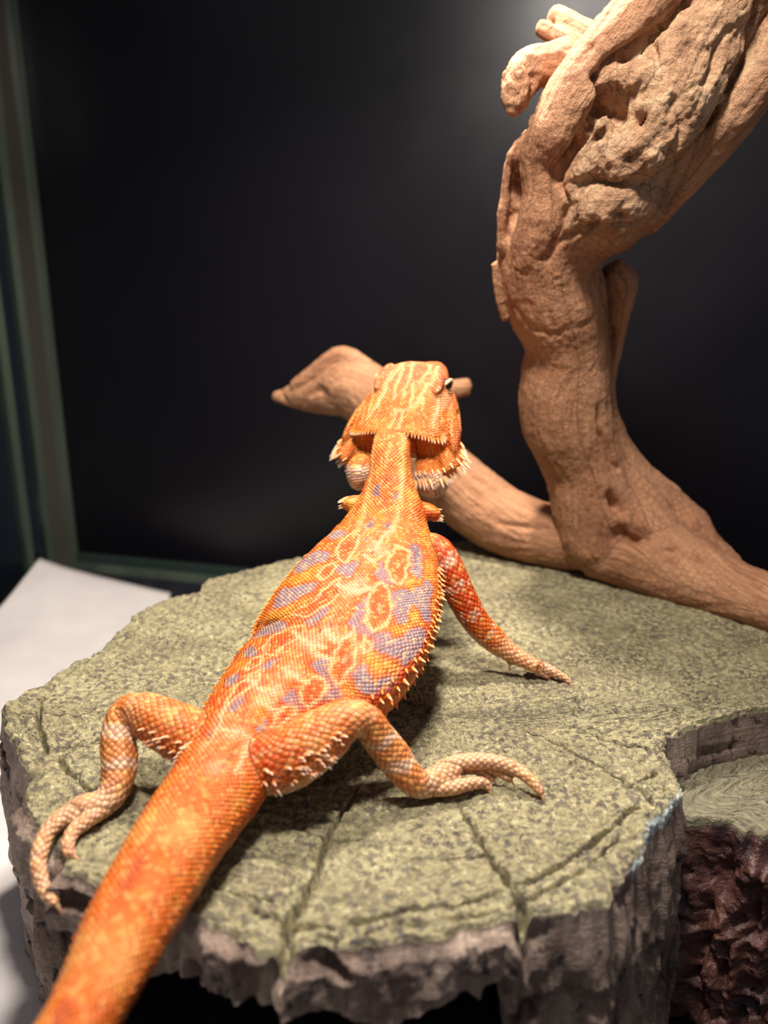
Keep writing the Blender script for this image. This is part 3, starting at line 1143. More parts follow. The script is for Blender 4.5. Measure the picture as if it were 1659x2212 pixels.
LIMBS = {
    'hind_l': limb5([z_(505, 1622, 1.7, 0.85), z_(440, 1605, 1.8, 0.88), z_(365, 1570, 2.1, 0.82), z_(305, 1540, 2.3, 0.66), z_(268, 1545, 2.2, 0.52), z_(255, 1590, 1.75, 0.52),
                     z_(258, 1645, 1.2, 0.56), z_(252, 1695, 0.75, 0.47), z_(225, 1733, 0.48, 0.42), z_(180, 1748, 0.45, 0.42), z_(150, 1757, 0.42, 0.34)], 90),
    'hind_r': limb5([z_(560, 1650, 1.7, 0.9), z_(620, 1640, 1.9, 0.92), z_(690, 1595, 2.4, 0.86), z_(745, 1558, 2.8, 0.64), z_(785, 1555, 2.7, 0.52), z_(815, 1590, 2.1, 0.53),
                     z_(850, 1635, 1.4, 0.55), z_(885, 1680, 0.8, 0.47), z_(915, 1695, 0.5, 0.42), z_(950, 1678, 0.55, 0.40), z_(985, 1662, 0.6, 0.30)], 90),
    'fore_r': limb5([y_(905, 1190, 30.8, 0.75), y_(940, 1190, 30.3, 0.68), y_(968, 1225, 29.9, 0.62), y_(995, 1285, 29.6, 0.62), y_(1030, 1345, 29.4, 0.56), y_(1070, 1385, 29.3, 0.52),
                     y_(1100, 1408, 29.1, 0.40), y_(1130, 1425, 28.9, 0.33), y_(1160, 1440, 28.7, 0.28)], 70),
    'fore_l': limb5([(-1.3, 31.6, 5.2, 0.7), (-1.8, 32.6, 4.6, 0.6), (-2.0, 33.6, 3.0, 0.52), (-1.6, 33.8, 1.6, 0.45), (-1.2, 34.6, 0.6, 0.35), (-0.9, 35.6, 0.35, 0.28)], 50),
}
TOES = {
    'a': limb5([z_(185, 1750, 0.45, 0.36), z_(140, 1765, 0.45, 0.31), z_(105, 1795, 0.35, 0.26), z_(86, 1840, 0.10, 0.24), z_(84, 1885, -0.2, 0.22), z_(100, 1930, -0.5, 0.19), z_(122, 1952, -0.65, 0.13)], 40),
    'b': limb5([z_(225, 1745, 0.4, 0.30), z_(190, 1770, 0.40, 0.25), z_(160, 1795, 0.35, 0.22), z_(146, 1822, 0.25, 0.20), z_(150, 1842, 0.15, 0.16), z_(160, 1848, 0.12, 0.10)], 30),
    'c': limb5([z_(160, 1752, 0.40, 0.28), z_(135, 1760, 0.30, 0.22), z_(118, 1790, 0.0, 0.18), z_(125, 1815, -0.3, 0.14)], 24),
    'd': limb5([z_(950, 1665, 0.55, 0.32), z_(1000, 1648, 0.75, 0.28), z_(1060, 1645, 0.80, 0.25), z_(1115, 1662, 0.65, 0.22), z_(1152, 1690, 0.40, 0.18), z_(1170, 1715, 0.18, 0.13)], 40),
    'e': limb5([z_(930, 1700, 0.42, 0.30), z_(975, 1702, 0.38, 0.24), z_(1020, 1692, 0.38, 0.20), z_(1048, 1692, 0.30, 0.17), z_(1058, 1706, 0.15, 0.12)], 30),
    'f': limb5([z_(985, 1655, 0.6, 0.26), z_(1040, 1652, 0.62, 0.20), z_(1080, 1668, 0.48, 0.18), z_(1104, 1685, 0.28, 0.14)], 28),
    'g': limb5([z_(975, 1660, 0.55, 0.25), z_(1020, 1660, 0.52, 0.19), z_(1050, 1672, 0.36, 0.16), z_(1066, 1684, 0.22, 0.12)], 28),
    'h': limb5([y_(1130, 1422, 28.9, 0.26), y_(1165, 1438, 28.8, 0.22), y_(1200, 1454, 28.6, 0.19), y_(1222, 1466, 28.45, 0.15), y_(1232, 1476, 28.3, 0.10)], 28),
    'i': limb5([y_(1100, 1412, 29.0, 0.22), y_(1102, 1425, 28.95, 0.16), y_(1101, 1436, 28.9, 0.11)], 20),
    'j': limb5([y_(1150, 1440, 28.8, 0.20), y_(1175, 1455, 28.7, 0.17), y_(1186, 1465, 28.6, 0.12)], 20),
    'k': limb5([z_(1130, 1425, 0.6, 0.2), z_(1170, 1438, 0.45, 0.17), z_(1200, 1446, 0.25, 0.12)], 20),
}


def build_dragon():
    parts = [TR.mesh(44), head_mesh()]
    for c in list(LIMBS.values()) + list(TOES.values()):
        parts.append(c.mesh(18))
    # shoulders and haunches
    for sgn in (1, -1):
        # jaw corner flares out into the beard flange
        parts.append(ellipsoid(H(0.05, sgn * 2.02, -1.22), [HF * 1.1 - HR * 0.2 * sgn, HR * 0.52, HU * 0.36]))
        parts.append(ellipsoid(H(-0.30, sgn * 1.60, -1.42), [HF * 0.60 + HR * 0.1 * sgn, HR * 1.0, HU * 0.28 - HF * 0.05]))
        parts.append(ellipsoid(H(-0.15, sgn * 2.22, -1.28), [HF * 0.75, HR * 0.48, HU * 0.26]))
        parts.append(ellipsoid(H(0.08, sgn * 1.05, -0.98), [HF * 0.45, HR * 0.95, HU * 0.72]))
        # cheek and brow ridge
        parts.append(ellipsoid(H(1.30, sgn * 1.84, -1.02), [HF * 1.85 - HR * 0.55 * sgn, HR * 0.42, HU * 0.72]))
        parts.append(ellipsoid(H(2.30, sgn * 1.14, 0.16), [HF * 0.85 - HR * 0.14 * sgn, HR * 0.32, HU * 0.20]))
    # throat pouch
    parts.append(ellipsoid(at_y(778, 1020, 34.0), [(0.62, 0.1, 0), (0, 0.9, 0.1), (0.0, -0.1, 0.8)]))
    parts.append(ellipsoid(at_y(930, 1035, 33.9), [(0.85, -0.1, 0), (0, 0.9, 0.1), (0.0, -0.1, 0.85)]))
    # shoulder spike mounds
    parts.append(ellipsoid(at_y(775, 1090, 32.2), [(0.75, 0, -0.05), (0, 0.5, 0), (0, 0, 0.38)]))
    parts.append(ellipsoid(at_y(915, 1105, 32.0), [(0.72, 0, -0.12), (0, 0.5, 0), (0, 0, 0.38)]))
    V, Fc = merge(parts)
    me = remesh(V, Fc, 0.055, 5, 0.5)
    P = get_v(me)
    N = get_n(me)
    bvh = bvh_of(me)

    # ---- which piece a vertex belongs to, and its skin coordinates
    idx, x, z, nd = TR.locate(P)
    s, arc, phi = TR.uv(idx, x, z)
    ts = np.column_stack([s, arc])
    own = np.zeros(len(P), int)
    best = nd.copy()
    uv = np.column_stack([s * 8.2, arc * 8.2, np.zeros(len(P))])
    lim_s = np.zeros(len(P))
    lim_phi = np.zeros(len(P))
    for k, (nm, c) in enumerate(list(LIMBS.items()) + list(TOES.items())):
        i2, x2, z2, n2 = c.locate(P)
        s2, a2, p2 = c.uv(i2, x2, z2)
        toe = nm in TOES
        mk = (n2 < best) & (n2 < 1.6)
        best[mk] = n2[mk]
        own[mk] = 2 if toe else 1
        sc = 6.2 if toe else 5.6
        uv[mk] = np.column_stack([s2 * sc + 40 * (k + 1), a2 * sc, np.full(len(s2), k + 1.0)])[mk]
        lim_s[mk] = (s2 / c.s[-1])[mk] + (10 * k)
        lim_phi[mk] = p2[mk]
    rel = P - HO
    ha, hb, hc = rel @ HF / 1.25, rel @ HR / 1.12, rel @ HU / 1.12
    ishead = (ha > -0.05) & (np.abs(hb) < 3.2) & (hc > -2.6) & (own != 1) & (own != 2) & ~((ha < 0.5) & (np.abs(hb) < 0.9) & (hc < -0.2))
    lobes = (ha > -1.4) & (ha <= 0.2) & (np.abs(hb) > 0.85) & (hc > -2.4) & (hc < -0.2) & (own == 0)
    ishead |= lobes
    own[ishead] = 3
    uv[ishead] = np.column_stack([ha * 12.0 + 300, hb * 10.5, hc * 0.0])[ishead] if True else uv[ishead]
    side_h = ishead & (np.abs(N @ HR) > 0.62)
    uv[side_h] = np.column_stack([ha * 12.0 + 400, hc * 10.5, hc * 0])[side_h]

    # ---- colours of the skin
    O = lin(222, 106, 22)
    C = np.tile(O, (len(P), 1))

    def blend(mask, col):
        mm = np.clip(mask, 0, 1)[:, None]
        C[:] = C * (1 - mm) + np.asarray(col) * mm

    nz = fbm(P * 1.3, 4, 301)
    nf = fbm(P * 5.0, 3, 305)
    GREY, YEL, CREAM, RED, DEEP = lin(150, 130, 131), lin(226, 150, 40), lin(238, 186, 118), lin(206, 62, 14), lin(196, 76, 16)
    blend(smooth(nz, 0.1, 0.6) * 0.55, YEL)
    blend(smooth(-nz, 0.15, 0.7) * 0.5, RED)
    blend(smooth(nf, 0.25, 0.7) * 0.25, CREAM)
    tr = own == 0
    sT, aT = ts[:, 0], ts[:, 1]
    W = TR.w[idx]

    def st_of(px, py):
        p = cast(bvh, px, py)
        if p is None:
            return None
        i, xx, zz, _ = TR.locate(p[None])
        a, b, _ = TR.uv(i, xx, zz)  
        return (a[0], b[0])

    def trace(pts, crop=2):
        out = []
        for cx_, cy_ in pts:
            if crop == 2:
                q = st_of(420 + cx_ / 2.8603, 1140 + cy_ / 2.8603)
            elif crop == 1:
                q = st_of(680 + cx_ / 4.1475, 740 + cy_ / 4.1475)
            else:
                q = st_of(cx_, cy_)
            if q is not None:
                out.append(q)
        return np.array(out)

    s_hip = st_of(505, 1600)[0]
    s_sh = st_of(826, 1150)[0]
    # midline: pale pinkish band, tail plain orange
    fade = smooth(sT, s_hip - 6, s_hip)
    mid = np.exp(-((aT + 0.12 * perlin(np.column_stack([sT * 1.2, sT * 0, sT * 0]), 311)) / 0.62) ** 2)
    on_trunk = tr.astype(float)
    blend(on_trunk * mid * 0.55 * (0.6 + 0.5 * np.clip(nf, -1, 1)) * smooth(sT, s_hip - 4, s_hip + 1) * (1 - smooth(sT, s_sh, s_sh + 2.5)), lin(234, 158, 104))
    tail = on_trunk * (1 - smooth(sT, s_hip - 3.5, s_hip - 0.5))
    blend(tail * 0.7, lin(226, 116, 34))
    per = np.sin(sT * 1.75 + 0.6)
    blend(tail * smooth(per, 0.1, 0.9) * np.exp(-((np.abs(aT) - 0.55) / 0.45) ** 2) * 0.7, lin(240, 168, 84))
    blend(tail * smooth(-per, -0.2, 0.7) * np.exp(-(aT / 0.22) ** 2) * 0.75, lin(184, 74, 20))
    blend(tail * smooth(nz, 0.2, 0.7) * 0.4, lin(238, 150, 62))
    blend(on_trunk * smooth(np.abs(phi), 2.05, 2.5), lin(232, 196, 158))
    warp_s = sT + 0.10 * perlin(P * 1.9, 321) + 0.04 * perlin(P * 6, 322)
    warp_a = aT + 0.10 * perlin(P * 1.9, 323) + 0.04 * perlin(P * 6, 324)
    trm = np.nonzero(tr & (sT > s_hip - 2.5))[0]

    def poly_fill(pts, col, k=0.95, crop=2, soft=0.07, grow=0.0):
        q = trace(pts, crop)
        if len(q) < 3:
            return
        xx, yy = warp_s[trm], warp_a[trm]
        near = (xx > q[:, 0].min() - .5) & (xx < q[:, 0].max() + .5) & (yy > q[:, 1].min() - .5) & (yy < q[:, 1].max() + .5)
        ii = trm[near]
        ins = inside(q, warp_s[ii], warp_a[ii])
        cl = np.vstack([q, q[:1]])
        d, _ = poly_dist(np.column_stack([warp_s[ii], warp_a[ii]]), cl)
        sd = np.where(ins, d, -d) + grow
        mm = np.zeros(len(P))
        mm[ii] = smooth(sd, -soft, soft) * k
        blend(mm, col)

    def ring(pts, col, w=0.085, k=0.85, crop=2, close=True):
        q = trace(pts, crop)
        if len(q) < 2:
            return
        cl = np.vstack([q, q[:1]]) if close else q
        ii = trm[(warp_s[trm] > q[:, 0].min() - .5) & (warp_s[trm] < q[:, 0].max() + .5)]
        d, _ = poly_dist(np.column_stack([warp_s[ii], warp_a[ii]]), cl)
        mm = np.zeros(len(P))
        mm[ii] = np.exp(-(d / w) ** 2) * k
        blend(mm, col)

    greys = [
        [(1330, 130), (1370, 110), (1400, 150), (1395, 210), (1402, 260), (1385, 310), (1350, 275), (1330, 200)],
        [(1230, 400), (1290, 380), (1340, 400), (1400, 370), (1440, 325), (1472, 360), (1462, 440), (1445, 565), (1420, 560), (1400, 500), (1340, 458), (1312, 500), (1302, 560), (1270, 580), (1240, 530), (1220, 460)],
        [(1110, 660), (1170, 650), (1220, 700), (1290, 690), (1320, 640), (1380, 615), (1425, 650), (1412, 720), (1370, 785), (1300, 825), (1260, 805), (1200, 762), (1150, 772), (1120, 725)],
        [(990, 870), (1030, 845), (1060, 900), (1100, 970), (1130, 990), (1160, 930), (1220, 920), (1240, 950), (1200, 1005), (1120, 1045), (1070, 1022), (1010, 985), (980, 920)],
        [(1120, 280), (1150, 215), (1180, 280), (1222, 310), (1212, 355), (1150, 335)],
        [(1000, 535), (1040, 600), (1105, 650), (1060, 662), (990, 642), (955, 600)], [(1015, 480), (1042, 495), (1030, 560), (1005, 530)],
        [(735, 850), (790, 800), (822, 850), (832, 950), (905, 1040), (870, 1075), (820, 1060), (808, 950), (770, 890)],
        [(555, 1050), (600, 1000), (622, 1060), (655, 1115), (600, 1102)], [(385, 1240), (430, 1195), (465, 1272), (420, 1275)],
        [(650, 215), (720, 160), (800, 142), (835, 165), (790, 202), (720, 222), (680, 262), (620, 285), (608, 250)],
        [(500, 440), (530, 390), (620, 368), (680, 348), (755, 342), (730, 382), (670, 412), (620, 452), (540, 492), (488, 492)],
        [(375, 650), (430, 600), (490, 572), (565, 588), (560, 622), (500, 642), (430, 672), (365, 682)],
        [(305, 770), (350, 738), (395, 760), (370, 795), (320, 795)], [(195, 940), (250, 902), (275, 920), (240, 962), (198, 975)],
        [(425, 842), (505, 815), (475, 862), (420, 875)], [(885, 230), (930, 222), (1005, 215), (985, 262), (950, 305), (915, 292), (900, 262)],
        [(695, 575), (760, 538), (820, 485), (835, 508), (765, 572), (720, 605)], [(200, 1115), (290, 1035), (305, 1058), (230, 1135)],
        [(820, 52), (900, 15), (935, 38), (865, 72), (760, 85)], [(1040, 440), (1080, 420), (1060, 520), (1020, 500)],
    ]
    yellows = [
        [(1340, 300), (1470, 180), (1475, 320), (1400, 370), (1290, 380), (1230, 390), (1280, 330)],
        [(1300, 560), (1340, 470), (1400, 510), (1420, 600), (1320, 640), (1290, 690), (1220, 690), (1200, 640), (1240, 560)],
        [(1010, 690), (1090, 680), (1120, 730), (1160, 780), (1250, 810), (1250, 900), (1160, 920), (1120, 980), (1060, 880), (1010, 800)],
        [(560, 330), (640, 270), (750, 250), (880, 220), (860, 300), (740, 330), (620, 350)],
        [(450, 560), (560, 500), (640, 470), (600, 560), (480, 580)], [(880, 960), (980, 950), (1060, 1030), (960, 1050), (880, 1020)],
        [(260, 760), (300, 800), (340, 850), (230, 910), (200, 880)], [(640, 200), (700, 150), (660, 240), (620, 260)],
    ]
    for c0_ in ((1130, 120), (960, 380), (1030, 350), (830, 650), (700, 700), (600, 890), (440, 1060), (520, 1000), (250, 1270), (130, 1480)):
        poly_fill([(c0_[0] + 70 * math.cos(q_) * (1 + 0.3 * math.sin(3 * q_)), c0_[1] + 48 * math.sin(q_)) for q_ in np.linspace(0, 6.28, 12, endpoint=False)], lin(244, 188, 146), 0.42, soft=0.2)
    for p in yellows:
        poly_fill(p, lin(230, 150, 36), 0.7, soft=0.16)
    flank = on_trunk * np.exp(-((np.abs(phi) - 1.42) / 0.16) ** 2) * smooth(sT, s_hip, s_hip + 2) * (1 - smooth(sT, s_sh - 1.5, s_sh))
    blend(flank * 0.85, lin(224, 84, 14))
    for p in greys:
        poly_fill(p, lin(206, 84, 18), 0.7, soft=0.08, grow=0.19)
    for p in greys:
        poly_fill(p, GREY, 0.97, soft=0.05, grow=0.06)
    for p in ([(540, 1275), (590, 1255), (585, 1380), (535, 1365)], [(680, 1365), (745, 1335), (765, 1385), (705, 1425)], [(450, 1650), (505, 1565), (545, 1640), (470, 1695)],
              [(615, 1622), (712, 1615), (702, 1690), (662, 1745), (640, 1685)], [(440, 1760), (480, 1720), (470, 1790)], [(860, 1800), (930, 1820), (950, 1900), (900, 2050), (850, 1950)],
              [(270, 1540), (330, 1520), (310, 1570)]):
        poly_fill(p, lin(120, 104, 112), 0.95, crop=1, soft=0.04)
    rings = [
        [(880, 150), (900, 90), (960, 40), (1020, 40), (1010, 100), (970, 170), (930, 210), (890, 190)],
        [(760, 290), (800, 240), (850, 215), (875, 240), (850, 290), (800, 320), (760, 312)],
        [(910, 310), (870, 330), (780, 400), (700, 470), (620, 510), (600, 540), (680, 550), (760, 510), (840, 460), (890, 400)],
        [(680, 600), (640, 600), (550, 640), (470, 670), (430, 720), (440, 780), (500, 790), (540, 740), (620, 700), (680, 660)],
        [(420, 790), (370, 810), (320, 850), (340, 870), (400, 850)], [(390, 890), (330, 920), (260, 980), (200, 1070), (220, 1080), (290, 1020), (370, 970), (400, 930)],
        [(1200, 180), (1190, 250), (1230, 330), (1270, 350), (1300, 300), (1322, 230), (1322, 150), (1260, 110)],
        [(1160, 340), (1110, 370), (1080, 440), (1060, 520), (1050, 580), (1100, 630), (1150, 620), (1200, 570), (1220, 480), (1200, 380)],
        [(990, 660), (930, 680), (880, 750), (850, 820), (840, 900), (870, 970), (900, 960), (950, 900), (980, 820), (990, 740)],
        [(1060, 690), (1030, 720), (1030, 770), (1070, 770), (1100, 720)], [(740, 920), (690, 950), (650, 1010), (650, 1080), (710, 1110), (780, 1070), (810, 1000), (800, 940)],
        [(620, 1110), (560, 1110), (500, 1160), (480, 1230), (530, 1250), (580, 1220), (620, 1160)],
    ]
    for p in rings:
        poly_fill(p, lin(224, 98, 18), 0.75, soft=0.08)
        c0 = np.mean(np.array(p), axis=0)
        poly_fill([tuple(c0 + (np.array(q) - c0) * 0.42) for q in p], lin(204, 66, 14), 0.6, soft=0.1)
        ring(p, lin(206, 76, 16), 0.20, 0.45)
    for p in rings:
        ring(p, lin(246, 194, 130), 0.06, 0.92)
    for p in ([(480, 1290), (390, 1290), (340, 1340), (300, 1420), (260, 1520)], [(470, 1300), (450, 1400), (420, 1500)], [(200, 1100), (150, 1200), (100, 1290), (50, 1360)],
              [(150, 1240), (330, 1290)], [(1120, 130), (1170, 40), (1230, 10)], [(1050, 160), (1100, 210), (1190, 150)],
              [(1000, 380), (1080, 380)], [(880, 350), (1010, 400), (1080, 360)], [(800, 640), (880, 700), (960, 660)], [(700, 700), (760, 790), (850, 830)],
              [(560, 860), (640, 940), (690, 950)], [(390, 1060), (470, 1120), (520, 1120)], [(330, 930), (430, 1010), (500, 1020)], [(600, 640), (720, 720), (800, 740)]):
        ring(p, lin(246, 196, 140), 0.09, 0.85, close=False)
    for x0, y0 in ((1030, 150), (1100, 155), (1130, 68), (885, 375), (905, 515), (840, 600), (770, 640), (900, 670), (700, 750), (825, 770), (540, 910), (680, 910), (350, 1110), (370, 1330), (90, 1415)):
        poly_fill([(x0 - 10, y0), (x0, y0 - 16), (x0 + 12, y0 - 4), (x0 + 4, y0 + 16)], lin(132, 56, 34), 0.85, soft=0.05)
    for p in ([(90, 1280), (60, 1340), (20, 1420)], [(270, 1340), (230, 1400), (180, 1480)], [(150, 1180), (110, 1260), (60, 1340)], [(330, 1130), (300, 1200), (270, 1290)]):
        ring(p, lin(120, 62, 40), 0.05, 0.6, close=False)
    for p in ([(640, 1190), (600, 1220), (560, 1260)], [(1090, 1080), (1180, 1010), (1300, 900), (1380, 800)], [(1420, 600), (1440, 700), (1400, 790)]):
        ring(p, lin(206, 62, 16), 0.12, 0.7, close=False)
    for p in rings[6:9]:
        c0 = np.mean(np.array(p), axis=0)
        poly_fill([tuple(c0 + (np.array(q) - c0) * 0.16) for q in p], lin(244, 186, 120), 0.7, soft=0.05)
    # neck: pale paired lines, throat cream
    nk = on_trunk * smooth(sT, s_sh - 1.2, s_sh + 1.0)
    blend(nk * np.exp(-((np.abs(aT) - 0.72) / 0.13) ** 2) * 0.8, lin(240, 190, 120))
    blend(nk * np.exp(-((np.abs(aT) - 1.25) / 0.14) ** 2) * 0.5 * smooth(nf, -0.3, 0.3), lin(236, 172, 90))
    blend(nk * smooth(nz, 0, 0.5) * 0.5, lin(224, 146, 34))
    # limbs: orange thighs, banded shins, pale feet
    lim = (own == 1)
    u = lim_s % 10
    kk = np.floor(lim_s / 10)
    hind = lim & (kk < 2)
    blend(hind * smooth(u, 0.05, 0.3) * (1 - smooth(u, 0.38, 0.5)) * 0.75, lin(234, 138, 66))
    blend(hind * smooth(nf, 0.15, 0.5) * (1 - smooth(u, 0.4, 0.5)) * 0.4, lin(242, 186, 130))
    blend(hind * smooth(-nf, 0.25, 0.6) * (1 - smooth(u, 0.4, 0.5)) * 0.5, lin(206, 70, 18))
    band = smooth(np.sin(u * 46 + 1.5 * nz + lim_phi * 0.6), 0.2, 0.8)
    blend(hind * smooth(u, 0.44, 0.52) * 0.75, lin(222, 150, 84))
    blend(hind * smooth(u, 0.42, 0.5) * band * 0.75, lin(238, 206, 172))
    blend(hind * smooth(u, 0.76, 0.86) * 0.85, lin(222, 178, 134))
    blend(hind * smooth(u, 0.36, 0.40) * (1 - smooth(u, 0.44, 0.48)) * 0.4, lin(236, 180, 120))
    fore = lim & (kk >= 2)
    blend(fore * smooth(u, 0.06, 0.15) * (1 - smooth(u, 0.5, 0.62)) * 0.9, lin(214, 72, 16))
    blend(fore * smooth(np.sin(u * 40 + 2.2 * nz), 0.35, 0.9) * smooth(nf, -0.25, 0.25) * 0.8 * (1 - smooth(u, 0.7, 0.8)), lin(242, 206, 168))
    blend(fore * smooth(u, 0.68, 0.82) * 0.85, lin(232, 176, 126))
    blend(lim * smooth(-N[:, 2], 0.15, 0.6) * 0.9, lin(236, 198, 162))
    blend((own == 2) * 0.92, lin(226, 182, 138))
    blend((own == 2) * smooth(nf, 0.1, 0.5) * 0.4, lin(238, 206, 170))

    # head
    hd = own == 3
    blend(hd * 0.85, lin(222, 116, 30))
    blend(hd * smooth(nz, 0.05, 0.5) * 0.5, lin(228, 150, 44))
    topm = smooth(N @ HU, 0.2, 0.5) * hd
    blend(topm * smooth(ha, 1.0, 2.2) * 0.75, lin(216, 112, 72))
    for b0, b1, a0, a1, w in ((-1.25, -1.55, 0.7, 2.2, .07), (-1.0, -0.8, 0.9, 2.4, .08), (-0.75, -1.25, 1.6, 0.4, .06), (-0.35, -0.45, 1.2, 2.9, .08), (0.05, -0.02, 1.3, 2.9, .07),
                              (0.42, 0.35, 0.8, 1.9, .07), (0.72, 0.85, 1.2, 2.0, .07), (0.40, 0.72, 0.85, 1.25, .06), (0.9, 0.75, 0.9, 1.6, .06), (0.6, 0.65, 1.9, 3.0, .07), (1.0, 0.92, 2.0, 3.0, .08),
                              (-0.16, -0.12, 0.10, 0.75, .06), (0.12, 0.13, 0.10, 0.75, .06), (-0.16, 0.13, 0.75, 0.78, .06), (-0.7, -0.55, 2.0, 3.0, .06), (1.45, 1.35, 0.4, 1.9, .07), (-1.5, -1.7, 0.3, 1.2, .06)):
        d, _ = poly_dist(np.column_stack([ha + 0.05 * nf, hb + 0.08 * nz]), [(a0, b0), ((a0 + a1) / 2, (b0 + b1) / 2 + 0.06), (a1, b1)])
        blend(topm * np.exp(-(d / w) ** 2) * 0.85, lin(244, 196, 130))
    sidem = hd * smooth(N @ HR, 0.35, 0.7) * (ha > 0)
    blend(sidem * smooth(np.sin((hc + 0.25 * ha) * 8 + nz), 0.2, 0.8) * 0.6, lin(240, 176, 124))
    blend(sidem * np.exp(-((hc + 1.15 + 0.1 * ha) / 0.28) ** 2) * 0.6, lin(222, 92, 54))
    back = hd * (ha < 0.5) * smooth(-(N @ HF), 0.3, 0.7)
    blend(back * 0.55, lin(216, 122, 26))
    blend(hd * (ha < 0.7) * smooth(hc, -1.75, -2.0) * 0.6, lin(240, 208, 172))
    ddk = np.linalg.norm(P - H(0.35, 2.2, -1.0), axis=1)
    blend(smooth(ddk, 0.55, 0.25) * hd * 0.8, lin(216, 52, 14))

    # pale throat
    und = smooth(-N[:, 2], 0.1, 0.6)
    for cpt, rx_ in ((at_y(778, 1020, 34.0), 0.62), (at_y(930, 1035, 33.9), 0.85)):
        dd = np.linalg.norm((P - cpt) / np.array([rx_, 0.9, 0.82]), axis=1)
        blend(smooth(dd, 1.16, 1.04) * smooth(P[:, 2] - cpt[2], 0.55, 0.25), lin(236, 206, 170))


    # fine raised rows of scales along back and thighs are in the material; gentle folds here
    disp = 0.018 * fbm(P * 3.0, 3, 331)
    disp += 0.03 * perlin(np.column_stack([sT * 1.4, aT * 0.3, sT * 0]), 335) * tr * smooth(np.abs(aT), 1.0, 2.4)
    # crease where the flank folds on the left of the back
    fold = trace([(870, 400), (760, 430), (640, 490), (520, 560), (430, 600), (350, 640)])
    if len(fold) > 1:
        d, _ = poly_dist(np.column_stack([sT, aT]), fold)
        disp -= 0.10 * np.exp(-(d / 0.13) ** 2) * tr
    for sgn in (1, -1):
        d, _ = poly_dist(np.column_stack([ha, hb]), [(0.0, sgn * 1.35), (0.1, sgn * 1.1)])
        disp -= 0.22 * np.exp(-(((hb - sgn * 1.25) / 0.5) ** 2 + ((hc + 0.8) / 0.42) ** 2)) * back
    # slit behind the cheek
    d, _ = poly_dist(np.column_stack([ha, hc]), [(0.35, -1.55), (0.9, -0.95), (1.5, -0.75)])
    disp -= 0.12 * np.exp(-(d / 0.12) ** 2) * hd * (np.abs(hb) > 1.2)
    d, _ = poly_dist(np.column_stack([ha, hc]), [(1.6, -1.35), (3.0, -1.15), (4.6, -1.05)])
    disp -= 0.06 * np.exp(-(d / 0.06) ** 2) * hd * (np.abs(hb) > 0.5)
    eye_p = H(2.45, 1.52, -0.22)
    de = np.linalg.norm(P - eye_p, axis=1)
    blend(smooth(de, 0.50, 0.30) * hd, lin(240, 200, 150))
    de2 = np.linalg.norm(P - H(2.45, -1.52, -0.22), axis=1)
    disp -= 0.16 * (np.exp(-(de / 0.24) ** 2) + np.exp(-(de2 / 0.24) ** 2)) * hd
    disp += 0.06 * (np.exp(-((de - 0.40) / 0.09) ** 2) + np.exp(-((de2 - 0.40) / 0.09) ** 2)) * hd

    Vn = P + N * disp[:, None]
    set_v(me, Vn)
    attr_col(me, 'skin', np.clip(C * np.array([0.86, 0.82, 0.86]), 0, 1))
    attr_vec(me, 'scales', uv)
    attr_f(me, 'head', ishead.astype(float))
    shade(me)

    m = Mat('lizard_skin', 0.50, 0.35)
    a = m.n('ShaderNodeVertexColor')
    a.layer_name = 'skin'
    sv = m.coord('scales', (1, 1, 1), (0, 0, math.radians(45)))
    vd = m.n('ShaderNodeTexVoronoi')
    vd.voronoi_dimensions = '3D'
    vd.inputs['Randomness'].default_value = 0.28
    vd.inputs['Scale'].default_value = 1.0
    m.l(sv, vd.inputs['Vector'])
    ve = m.n('ShaderNodeTexVoronoi')
    ve.feature = 'DISTANCE_TO_EDGE'
    ve.inputs['Randomness'].default_value = 0.28
    ve.inputs['Scale'].default_value = 1.0
    m.l(sv, ve.inputs['Vector'])
    edge = m.ramp(ve.outputs['Distance'], [(0.02, (1, 1, 1)), (0.16, (0, 0, 0))])
    c = m.mix(m.math('MULTIPLY', edge, 0.78), a.outputs['Color'], m.mix(1.0, a.outputs['Color'], (0.28, 0.16, 0.13), 'MULTIPLY'))
    rnd = m.n('ShaderNodeSeparateColor')
    m.l(vd.outputs['Color'], rnd.inputs['Color'])
    c = m.mix(m.math('MULTIPLY', m.math('GREATER_THAN', rnd.outputs[0], 0.80), 0.30), c, lin(240, 184, 104))
    c = m.mix(m.math('MULTIPLY', m.math('LESS_THAN', rnd.outputs[1], 0.16), 0.30), c, lin(150, 62, 20))
    m.base(c)
    dome = m.ramp(vd.outputs['Distance'], [(0.0, (1, 1, 1)), (0.62, (0.1,) * 3)])
    m.normal(m.bump(dome, 0.00055, 0.9))
    m.b.inputs['Subsurface Weight'].default_value = 0.06
    m.b.inputs['Subsurface Radius'].default_value = (0.004, 0.0015, 0.0008)
    m.b.inputs['Subsurface Scale'].default_value = 0.5

    root = thing('bearded_dragon', 'orange bearded dragon with grey blotches facing away on the stump', 'lizard', (-2, 26, 0))
    body = link('body', me, m.m, root)
    body['label'] = 'scaly orange body, head, legs and tail with lavender grey and yellow markings'

    # ---- eye
    def lathe(name, prof, mat, M, seg=16):
        V, Fc = [], []
        for r, zz in prof:
            for j in range(seg):
                t = 2 * math.pi * j / seg
                V.append((r * math.cos(t), r * math.sin(t), zz))
        for k in range(len(prof) - 1):
            for j in range(seg):
                j2 = (j + 1) % seg
                Fc.append((k * seg + j, k * seg + j2, (k + 1) * seg + j2, (k + 1) * seg + j))
        me2 = bpy.data.meshes.new(name)
        me2.from_pydata(V, [], Fc)
        shade(me2)
        return me2
    m_eye = plain('glossy_black_eye', (0.006, 0.005, 0.004), 0.08, 0.6)
    m_lid = plain('cream_eyelid', lin(228, 186, 128), 0.5)
